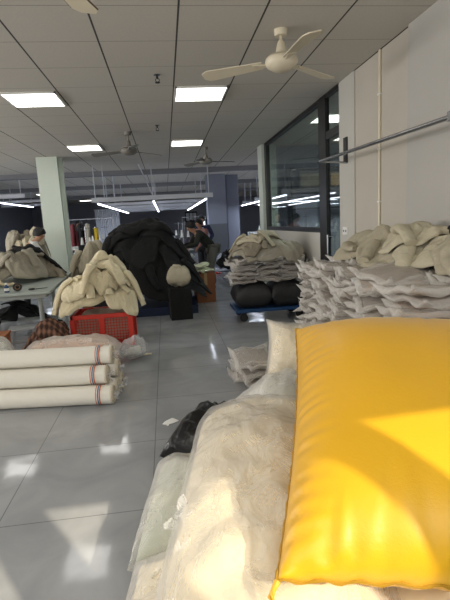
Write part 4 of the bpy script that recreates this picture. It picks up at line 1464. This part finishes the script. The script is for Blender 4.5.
hk = Field(-1.7, 1.1, 7.2, 9.6, heap)
n = 44
t = mesh_obj('black_garment_heap', [(-1.25 + 1.85 * i / n, 7.55 + 1.6 * j / n, float(hk(np.array([-1.25 + 1.85 * i / n]), np.array([7.55 + 1.6 * j / n]))[0]) + .05 * fbm(i * .35, j * .35, 2)) for i in range(n + 1) for j in range(n + 1)], grid_faces(n + 1, n + 1), M['black_cloth'], None, True)
tag(t, 'mass of black garments inside the tall dark heap on the blue pallet', 'garments', None, 'stuff')
BK = ((-.75, 7.95, .2, 'low on the front, table side'), (-.10, 7.85, 1.3, 'low on the front, aisle side'), (.18, 8.15, 2.5, 'hanging down the aisle side'), (-.95, 8.3, -.7, 'hanging down the table side'),
      (-.45, 8.15, .9, 'across the middle'), (.02, 8.35, 2.9, 'high on the aisle side'), (-.75, 8.45, 1.8, 'high on the table side'), (-.38, 8.4, .1, 'topmost'))
for k, (x, y, r, w_) in enumerate(BK):
    garment('black_garment', hk, x, y, .95, .85, r, M['black_cloth' if k % 2 else 'black_cloth_b'], 250 + k, ('black' if k % 2 else 'charcoal') + ' garment on the tall dark heap, ' + w_, 'garment', 'black garments on the heap', r=.06, slen=.5, crumple=.34, sp=.05, solid=.03, stamp=.035)

t = thing('fabric_bundle', 'round beige fabric bundle in front of the black heap', 'bundle', (.14, 7.36, .15))
t.location = (.15, 7.30, 0)
V, F = cushion(34, 34, .34, .38, .34, a=2.1, b=.5, pull=.0, wr=.03, rg=.02, rf=8, seed=31, loc=(0, 0, .66), flat=.5)
mesh_obj('bundle_body', V, F, M['beige_coat'], t, True)
V, F = cushion(20, 20, .12, .14, .08, a=2.1, b=.5, pull=0, wr=.02, seed=32, loc=(-.02, -.02, .84), flat=.5)
mesh_obj('tied_knot', V, F, M['beige_coat'], t, True)
b1 = crate_box('carton_box', 'dark brown carton in front of the black heap under the beige bundle', 'box', (.15, 7.32, 0), .34, .32, .50, M['black_cloth_b'], .1, M['black_cloth'])
b1['label'] = 'dark plastic box under the round beige bundle'
b1.name = 'plastic_box'

b2 = crate_box('carton_box', 'reddish brown carton under the pale green cloth beside the heap', 'box', (.66, 8.75, 0), .36, .34, .56, M['carton'], .1)
hq = Field(.1, 1.3, 8.2, 9.3, lambda X, Y: np.where((abs(X - .66) < .2) & (abs(Y - 8.75) < .19), .58, .3) + .06 * np.exp(-((X - .66) / .15) ** 2 - ((Y - 8.75) / .15) ** 2))
for k in range(2):
    o = drape('pale_cloth', hq, .64 - .04 * k, 8.70, .55 - .1 * k, .46, .4 + k, M['pale_cloth'], 280 + k, sleeve=False, crumple=.36, drop=.09, sp=.03, steps=70, solid=.018, stamp=.05)
    tag(o, ('pale green cloth hanging over the reddish brown carton', 'pale green cloth folded on top over the carton')[k], 'cloth', 'pale green cloths on the carton')
t = thing('black_bin_bag', 'black bag on the floor in front of the blue-grey column', 'bin bag', (1.78, 13.9, 0))
V, F = cushion(30, 30, .5, .75, .6, a=2.2, b=.55, pull=.05, wr=.05, rg=.02, seed=33, loc=(0, 0, .27), flat=.002)
mesh_obj('bag_body', V, F, M['black_film'], t, True)
mb = MB(); crumple_tuft(mb, (.05, 0, .5), (.1, -.2, 1), .08, 1.0)
mb.build('tied_end', M['black_film'], t, True)
fr_ = Field(.9, 2, 12, 14, lambda X, Y: X * 0.0)
o = drape('red_cloth', fr_, 1.36, 13.3, .5, .3, .3, M['red_plastic'], 300, sleeve=False, crumple=.35, drop=.08, sp=.04, steps=50, solid=.03, thick=.02)
tag(o, 'small red cloth lying on the floor before the blue-grey column', 'cloth')

# ================================================================= SEWING LINES
def sewing_station(label, x, y, rz):
    t = thing('sewing_station', label, 'sewing machine', (x, y, 0), rz, 'sewing stations in the lines')
    MB().box(-.55, .55, -.27, .27, .72, .75, None, .005).build('table_top', M['table_top'], t)
    for s in (-.45, .45):
        MB().box(s - .025, s + .025, -.22, .22, .0, .03).box(s - .02, s + .02, -.03, .03, .03, .72).build('leg', M['table_metal'], t)
    mh = MB().box(-.25, .22, -.08, .08, .75, .79, None, .008).box(.12, .22, -.06, .06, .79, 1.05, None, .012).box(-.24, .22, -.05, .05, .97, 1.06, None, .012).box(-.25, -.16, -.05, .05, .86, 1.05, None, .012).build('machine_head', M['machine'], t)
    MB().lathe([(.055, 0), (.06, .01), (.06, .03), (.03, .035)], 18, Matrix.Translation((.22, 0, .99)) @ Matrix.Rotation(PI / 2, 4, 'Y')).build('hand_wheel', M['dark_metal'], mh, True)
    MB().tube([(-.2, 0, .79), (-.2, 0, .87)], .006, 6).build('needle_bar', M['chrome'], mh, True)
    ts = MB().tube([(.42, .18, .75), (.42, .18, 1.55)], .01, 8).tube([(.30, .18, 1.5), (.54, .18, 1.5)], .008, 6).tube([(.30, .18, 1.08), (.54, .18, 1.08)], .008, 6).build('thread_stand', M['chrome'], t, True)
    for s in (.32, .52):
        MB().lathe([(.045, 1.09), (.04, 1.10), (.02, 1.26), (.01, 1.27)], 14, Matrix.Translation((s, .18, 0))).build('thread_cone', M['spool'], ts, True)
    return t


proto = None
pos = [(-2.45, 12.2), (-3.75, 12.3), (-5.05, 12.4), (-2.6, 14.9), (-3.9, 15.0), (-1.1, 12.9), (.18, 13.6), (-1.1, 14.6), (-1.2, 16.4), (.1, 16.4), (-2.6, 17.2), (3.2, 14.6), (3.2, 16.8), (4.5, 14.7), (4.5, 17.0)]
wd = ('nearest one just past the pale column', 'second in the line beyond the pale column', 'third in the line beyond the pale column', 'second row behind the pale column, aisle end', 'second row behind the pale column, inner one',
      'front row under the hanging frame, table side', 'front row under the hanging frame, middle', 'second row under the hanging frame, by the rack', 'third row under the hanging frame, table side', 'third row under the hanging frame, middle', 'third row beyond the pale column',
      'nearest beyond the white wall end', 'farther along beyond the white wall end', 'inner one beyond the white wall end', 'inner far one beyond the white wall end')
for i, ((x, y), w_) in enumerate(zip(pos, wd)):
    lb = 'white sewing machine on its table, ' + w_
    if proto is None:
        proto = sewing_station(lb, x, y, .15)
    else:
        c = copy_tree(proto); c.location = (x, y, 0); c.rotation_euler = (0, 0, .3 * math.sin(i * 2.2)); c['label'] = lb

# garment racks with hanging clothes, white partition curtain
def rack(label, x, y, w, rz):
    t = thing('garment_rack', label, 'garment rack', (x, y, 0), rz, 'garment racks')
    MB().tube([(-w / 2, 0, 0), (-w / 2, 0, 1.75), (w / 2, 0, 1.75), (w / 2, 0, 0)], .016, 8).build('rack_frame', M['white_metal'], t, True)
    for s in (-w / 2, w / 2):
        MB().tube([(s, -.28, .03), (s, .28, .03)], .016, 8).build('foot', M['white_metal'], t, True)
    return t


def hung(label, x, y, z, rz, m, L=.85, seed=0):
    t = thing('hanging_garment', label, 'garment', (x, y, z), rz, 'garments hanging on the racks')
    MB().tube([(0, 0, .0), (0, 0, -.05), (-.2, 0, -.12)], .005, 6).tube([(0, 0, -.05), (.2, 0, -.12)], .005, 6).build('hanger', M['dark_metal'], t)

    def f(sgn):
        def g(u, v):
            top = (v + 1) / 2
            hw_ = .24 + .03 * (1 - top) - .09 * max(0, top - .9) * 10 * abs(u)
            e = max(0, (1 - abs(u) ** 3) * (1 - abs(v) ** 6)) ** .5
            return (u * hw_, sgn * .06 * e + .02 * math.sin(u * 9 + seed) * (1 - top), -.09 - (1 - top) * L - .05 * abs(u) * top)
        return g
    V, F = pillow(14, 14, f(1), f(-1))
    mesh_obj('garment', V, F, m, t, True)
    for s in (-1, 1):
        MB().tube([(s * .2, 0, -.14), (s * .27, 0, -.36), (s * .28, .02, -.62)], [.06, .052, .042], 8).build('sleeve', m, t, True)
    return t


rack('white garment rack beyond the pale column with dark and mustard clothes', -2.2, 13.5, 1.5, .1)
for i, (mm, lb) in enumerate((('maroon', 'maroon garment hanging on the rack beyond the pale column'), ('black_cloth', 'black garment hanging on the rack beyond the pale column'), ('grey_cloth', 'greyish garment hanging on the rack beyond the pale column'), ('yellow_cloth', 'mustard yellow garment hanging on the rack beyond the pale column'))):
    hung(lb, -2.55 + .2 * i + (.0 if i < 3 else .02), 13.4, 1.75 if i != 3 else 1.62, PI / 2 + .2, M[mm], .8, i)
rack('white garment rack far back beside the bright window', 1.55, 20.5, 1.6, .0)
for i, (mm, lb) in enumerate((('black_cloth', 'black garment hanging far back near the bright window'), ('maroon', 'maroon garment hanging far back near the bright window'), ('navy', 'navy garment hanging far back near the bright window'))):
    hung(lb, 1.1 + .36 * i, 20.5, 1.75, PI / 2, M[mm], .8, i + 5)
rack('white garment rack glimpsed beyond the white wall end', 4.1, 13.2, 1.5, .1)
for i, (mm, lb) in enumerate((('white_cloth', 'white garment on the rack beyond the white wall end'), ('black_cloth', 'black garment on the rack beyond the white wall end'), ('grey_cloth', 'grey garment on the rack beyond the white wall end'))):
    hung(lb, 3.75 + .33 * i, 13.2, 1.75, PI / 2, M[mm], .8, i + 9)

t = thing('strip_curtain', 'pale hanging plastic curtain under the light frame far back', 'curtain', (-2.65, 22.5, 0))
cv, n = [], 60
for i in range(n + 1):
    for z in (.1, 2.3):
        cv.append((-.55 + 1.1 * i / n, .04 * math.sin(i * 1.3), z))
mesh_obj('curtain', cv, [(2 * i, 2 * i + 2, 2 * i + 3, 2 * i + 1) for i in range(n)], M['white_metal'], t, True)
MB().tube([(-.6, 0, 2.32), (.6, 0, 2.32)], .02, 8).build('curtain_rail', M['white_metal'], t, True)

# dark board with red lettering near the bright window
t = thing('wall_board', 'dark board with red lettering beside the bright far window', 'board', (1.72, 29.96, 1.25))
MB().box(-.42, .34, -.03, .03, -.1, .95, None, .01).build('board', M['screen_dark'], t)
ch = MB()
rg_ = random.Random(3)
for i in range(4):
    x0 = -.34 + i * .17
    for k in range(3):
        z = .06 + k * .07
        ch.box(x0, x0 + .12, -.036, -.031, z, z + .02)
    ch.box(x0 + .05, x0 + .07, -.036, -.031, .04, .24)
ch.build('lettering', M['red_sign'], t)
pn = MB()
for i in range(3):
    pn.box(-.36 + i * .23, -.17 + i * .23, -.036, -.031, .4, .86)
pn.build('notice_sheets', M['white_metal'], t)

# ================================================================= PEOPLE
def skin_mesh(name, nodes, edges, m, parent, root=0, sub=2):
    me = bpy.data.meshes.new(name)
    me.from_pydata([tuple(p) for p, r in nodes], edges, [])
    me.materials.append(m)
    o = bpy.data.objects.new(name, me)
    COL.objects.link(o)
    md = o.modifiers.new('Skin', 'SKIN')
    md.use_smooth_shade = True
    if not me.skin_vertices:
        return o
    for i, (p, r) in enumerate(nodes):
        sv = me.skin_vertices[0].data[i]
        r = r if isinstance(r, tuple) else (r, r)
        sv.radius = r
        sv.use_root = (i == root)
    ss = o.modifiers.new('Subsurf', 'SUBSURF')
    ss.levels = ss.render_levels = sub
    o.parent = parent
    return o


def person(label, loc, rz, bend=0.0, headturn=0.0, top='olive_jacket', legs='dark_trousers', hands=None, sit=False, scale=1.0, hairy=1.0, inner=None):
    """hands: ((x, y, z), (x, y, z)) wrist targets in local coordinates (x side, y ahead, z up)"""
    t = thing('person', label, 'person', loc, rz)
    t.scale = (scale,) * 3
    hipz = .48 if sit else .93
    P0 = Vector((0, -.06 * bend, hipz))
    B = Matrix.Translation(P0) @ Matrix.Rotation(-bend, 4, 'X') @ Matrix.Translation(-P0)
    up = lambda x, y, z: B @ Vector((x, y - .06 * bend, z - .93 + hipz))
    nb, eb = [], []

    def add(p, r, link=None):
        nb.append((Vector(p), r))
        if link is not None:
            eb.append((link, len(nb) - 1))
        return len(nb) - 1
    pel = add(up(0, 0, .95), (.13, .10))
    sp_ = add(up(0, .0, 1.12), (.125, .095), pel)
    chs = add(up(0, .0, 1.30), (.145, .105), sp_)
    nk0 = add(up(0, -.005, 1.43), (.06, .06), chs)
    nk = add(up(0, .01, 1.49), (.05, .052), nk0)
    H = Matrix.Translation(up(0, .01, 1.49)) @ Matrix.Rotation(headturn, 4, 'Z') @ Matrix.Rotation(-bend * .55, 4, 'X')
    hd = lambda x, y, z: H @ Vector((x, y, z))
    jaw = add(hd(0, .03, .06), (.056, .066), nk)
    mid = add(hd(0, .022, .125), (.073, .088), jaw)
    crn = add(hd(0, .008, .185), (.066, .078), mid)
    add(hd(0, .005, .215), (.04, .045), crn)
    ns = add(hd(0, .105, .105), (.014, .016), mid)
    add(hd(0, .122, .092), (.010, .010), ns)
    for s in (-1, 1):
        add(hd(s * .082, .005, .115), (.012, .022), mid)
    arms = []
    for k, s in enumerate((-1, 1)):
        sh = up(s * .185, 0, 1.385)
        wr = Vector(hands[k]) if hands else up(s * .23, .10, .86)
        L1, L2 = .29, .26
        d = wr - sh
        if d.length > (L1 + L2) * .985:
            wr = sh + d.normalized() * (L1 + L2) * .985; d = wr - sh
        a = (L1 * L1 - L2 * L2 + d.length_squared) / (2 * d.length)
        h = math.sqrt(max(0, L1 * L1 - a * a))
        pole = Vector((s * .8, -.5, -.4)); pole = (pole - d * pole.dot(d) / d.length_squared).normalized()
        el = sh + d.normalized() * a + pole * h
        i0 = add(sh, .062, chs)
        i1 = add(sh.lerp(el, .5), .050, i0)
        i2 = add(el, .041, i1)
        i3 = add(wr, .028, i2)
        fd = (wr - el).normalized()
        side = fd.cross(Vector((0, 0, 1)))
        side = side.normalized() if side.length > .01 else Vector((1, 0, 0))
        pal = add(wr + fd * .055, (.036, .018), i3)
        nrm_ = side.cross(fd)
        for q, (off, ln) in enumerate(((-.030, .060), (-.010, .074), (.010, .069), (.029, .052))):
            f1 = add(wr + fd * .09 + side * off, .0095, pal)
            f2 = add(wr + fd * (.09 + ln * .5) + side * off * 1.15 - nrm_ * .008, .0085, f1)
            add(wr + fd * (.09 + ln * .9) + side * off * 1.2 - nrm_ * .026, .0075, f2)
        th = add(wr + fd * .035 - side * s * .034, .011, pal)
        add(wr + fd * .075 - side * s * .056 - nrm_ * .01, .0085, th)
        arms.append((sh, el, wr))
    legs_ = []
    for s in (-1, 1):
        hp_ = Vector((s * .095, -.06 * bend, hipz - .02))
        if sit:
            kn, an, to = Vector((s * .12, .42, .48)), Vector((s * .12, .40, .08)), Vector((s * .13, .54, .035))
        else:
            kn, an, to = Vector((s * .105, .03, .50)), Vector((s * .11, -.02, .08)), Vector((s * .13, .14, .035))
        i0 = add(hp_, .09, pel)
        i1 = add(hp_.lerp(kn, .5), .078, i0)
        i2 = add(kn, .056, i1)
        i3 = add(kn.lerp(an, .4), .055, i2)
        i4 = add(an, .036, i3)
        add(to, (.04, .026), i4)
        legs_.append((hp_, kn, an, to))
    body = skin_mesh('body', nb, eb, M['skin'], t, pel)
    # clothing
    nj = [(up(0, 0, .90), (.165, .125)), (up(0, 0, 1.12), (.155, .122)), (up(0, 0, 1.30), (.175, .130)), (up(0, -.01, 1.425), (.085, .082))]
    ej = [(0, 1), (1, 2), (2, 3)]
    for sh, el, wr in arms:
        b0 = len(nj)
        nj += [(sh, .082), (sh.lerp(el, .5), .068), (el, .060), (el.lerp(wr, .6), .050), (el.lerp(wr, .96), .042)]
        ej += [(2, b0), (b0, b0 + 1), (b0 + 1, b0 + 2), (b0 + 2, b0 + 3), (b0 + 3, b0 + 4)]
    skin_mesh('jacket', nj, ej, M[top], t, 0)
    nt_ = [(Vector((0, -.06 * bend, hipz + .03)), (.15, .12))]
    et_ = []
    for hp_, kn, an, to in legs_:
        b0 = len(nt_)
        nt_ += [(hp_, .105), (hp_.lerp(kn, .5), .092), (kn, .074), (kn.lerp(an, .5), .068), (an + Vector((0, 0, .03)), .058)]
        et_ += [(0, b0), (b0, b0 + 1), (b0 + 1, b0 + 2), (b0 + 2, b0 + 3), (b0 + 3, b0 + 4)]
    skin_mesh('trousers', nt_, et_, M[legs], t, 0)
    for hp_, kn, an, to in legs_:
        skin_mesh('shoe', [(an + Vector((0, -.03, -.035)), (.045, .042)), (an + Vector((0, .06, -.04)), (.046, .036)), (to + Vector((0, .03, .0)), (.042, .028))], [(0, 1), (1, 2)], M['black_frame'], t, 0, 1)
    if inner:
        MB().tube([up(0, .118, 1.40), up(0, .135, 1.25), up(0, .13, 1.05)], [.045, .05, .05], 10).build('shirt', M[inner], t, True)
    # hair cap with a hairline above the brow
    hv, hf = [], []
    nn, mm_ = 14, 28
    for i in range(nn + 1):
        ph = PI * .62 * i / nn
        for k in range(mm_):
            a = 2 * PI * k / mm_
            fwd = math.sin(a)
            lim = 1.0 - .38 * max(0, fwd) ** 1.5 + .12 * max(0, -fwd)
            p_ = ph * lim
            r = 1 + .03 * noise.noise(Vector((a * 2, ph * 4, 1)))
            hv.append(tuple(hd(.092 * r * math.sin(p_) * math.cos(a), .012 + .108 * r * math.sin(p_) * math.sin(a), .125 + .118 * r * math.cos(p_))))
    for i in range(nn):
        for k in range(mm_):
            hf.append((i * mm_ + k, i * mm_ + (k + 1) % mm_, (i + 1) * mm_ + (k + 1) % mm_, (i + 1) * mm_ + k))
    ho = mesh_obj('hair', hv, hf, M['hair'], t, True)
    sd = ho.modifiers.new('Solidify', 'SOLIDIFY'); sd.thickness = .012
    for s in (-1, 1):
        e = MB().lathe([(.001, -.011), (.008, -.008), (.011, 0), (.008, .008), (.001, .011)], 10, Matrix.Translation(hd(s * .032, .098, .128))).build('eye', M['eye_white'], t, True)
        MB().lathe([(.001, -.005), (.005, 0), (.001, .005)], 8, Matrix.Translation(hd(s * .032, .108, .128))).build('pupil', M['hair'], e, True)
        MB().tube([hd(s * .016, .106, .146), hd(s * .034, .106, .151), hd(s * .05, .098, .146)], .004, 6).build('eyebrow', M['hair'], t)
    MB().tube([hd(-.022, .098, .063), hd(0, .104, .065), hd(.022, .098, .063)], .005, 6).build('mouth', M['pinkish'], t, True)
    return t


# man bending to the left over a bench behind the black heap; local +y faces where he looks
bench = thing('work_bench', 'grey work bench behind the black heap where the man in dark jacket leans', 'table', (.12, 10.3, 0))
MB().box(-.75, .45, -.4, .4, .77, .80, None, .006).build('table_top', M['table_top'], bench)
for sx in (-.68, .38):
    for sy in (-.33, .33):
        MB().tube([(sx, sy, 0), (sx, sy, .77)], .025, 10).build('leg', M['table_metal'], bench, True)
fbn = Field(-1.0, 1.0, 9.7, 10.9, lambda X, Y: np.where((X > -.62) & (X < .56) & (abs(Y - 10.3) < .4), .80, .4) + .24 * np.exp(-((X - .05) / .25) ** 2 - ((Y - 10.3) / .22) ** 2))
for k, (x, r, mm, lb) in enumerate(((-.05, .2, 'white_cloth', 'pale bluish cloth pile on the bench in front of the bending man'), (.15, 1.4, 'navy', 'navy cloth on the bench under the hands of the bending man'))):
    o = drape('bench_cloth', fbn, x, 10.25, .8, .65, r, M[mm], 310 + k, sleeve=False, crumple=.36, drop=.12, sp=.045, steps=70, solid=.02, stamp=.05)
    tag(o, lb, 'cloth')

person('black-haired man in a dark olive jacket bending over the bench behind the heap', (.98, 10.45, 0), math.radians(97), bend=.80, top='olive_jacket', legs='grey_trousers', hands=((-.22, .62, .98), (.20, .60, .98)), headturn=.1)
person('person with black hair and dark vest over white shirt behind the bending man', (1.06, 13.5, 0), math.radians(172), bend=.12, top='navy', legs='dark_trousers', inner='white_cloth', hands=((-.22, .36, 1.0), (.22, .36, 1.0)), scale=.98)
person('person in dusty pink top seen just behind the bending man', (.98, 12.2, 0), math.radians(130), bend=.25, top='pinkish', legs='dark_trousers', hands=((-.2, .42, .95), (.2, .42, .95)), scale=.93)
person('black-haired worker in dark clothes bending behind the middle of the black heap', (-.28, 10.95, 0), math.radians(200), bend=.42, top='black_cloth_b', legs='navy', hands=((-.2, .5, .9), (.2, .5, .9)), scale=.98)
person('black-haired worker in white top bending by the cutting table near the pale column', (-2.62, 8.82, 0), math.radians(-75), bend=.62, top='white_cloth', legs='dark_trousers', hands=((-.2, .62, .80), (.2, .62, .80)), headturn=-.3, scale=.97)
person('worker in maroon top standing by the sewing line past the pale column', (-2.42, 13.9, 0), math.radians(165), bend=.10, top='maroon', legs='dark_trousers', hands=((-.2, .36, 1.0), (.2, .36, 1.0)))

# ================================================================= LIGHT
w = bpy.data.worlds.new('world'); sc.world = w
w.use_nodes = True
bg = w.node_tree.nodes['Background']
bg.inputs[0].default_value = (.75, .86, 1, 1)
bg.inputs[1].default_value = 1.6


def lamp(name, kind, loc, energy, color, size=None, size_y=None, direction=None, angle=None):
    l = bpy.data.lights.new(name, kind)
    l.energy = energy
    l.color = color
    if size and kind == 'AREA':
        l.shape = 'RECTANGLE'; l.size = size; l.size_y = size_y or size
    elif size:
        l.shadow_soft_size = size
    if angle is not None:
        l.angle = angle
    o = bpy.data.objects.new(name, l)
    COL.objects.link(o)
    o.location = loc
    if direction is not None:
        o.rotation_euler = Vector(direction).to_track_quat('-Z', 'Y').to_euler()
    return o


tosun = Vector((.675, -1, .69))
lamp('sun', 'SUN', (3, -4, 4), 3.4, (1.0, .84, .64), direction=-tosun, angle=math.radians(.7))
# added fill in place of an unmodelled window bank behind the camera
lamp('window_daylight', 'AREA', (-1.2, -.42, 2.3), 42, (1.0, .96, .90), 5.0, 1.1, (0, 1, -.1))
lamp('side_window_daylight', 'AREA', (-7.9, 5.5, 1.7), 230, (1.0, .97, .94), 9.0, 1.6, (1, 0, .08))  # added side fill for even light; the left wall has no window
lamp('office_glow', 'AREA', (3.9, 7.3, 2.9), 45, (.95, 1, 1), 1.2, 1.2, (0, 0, -1))
for x, y in ((-4, 12.8), (-.2, 15), (3.8, 15), (-4, 20), (0, 21)):
    lamp('line_glow', 'AREA', (x, y, 2.0), 26, (.78, .86, 1.0), 2.4, .3, (0, 0, -1))
lamp('far_window_glow', 'AREA', (2.35, 29.9, 1.45), 6, (1, .93, .9), .5, .6, (0, -1, 0))
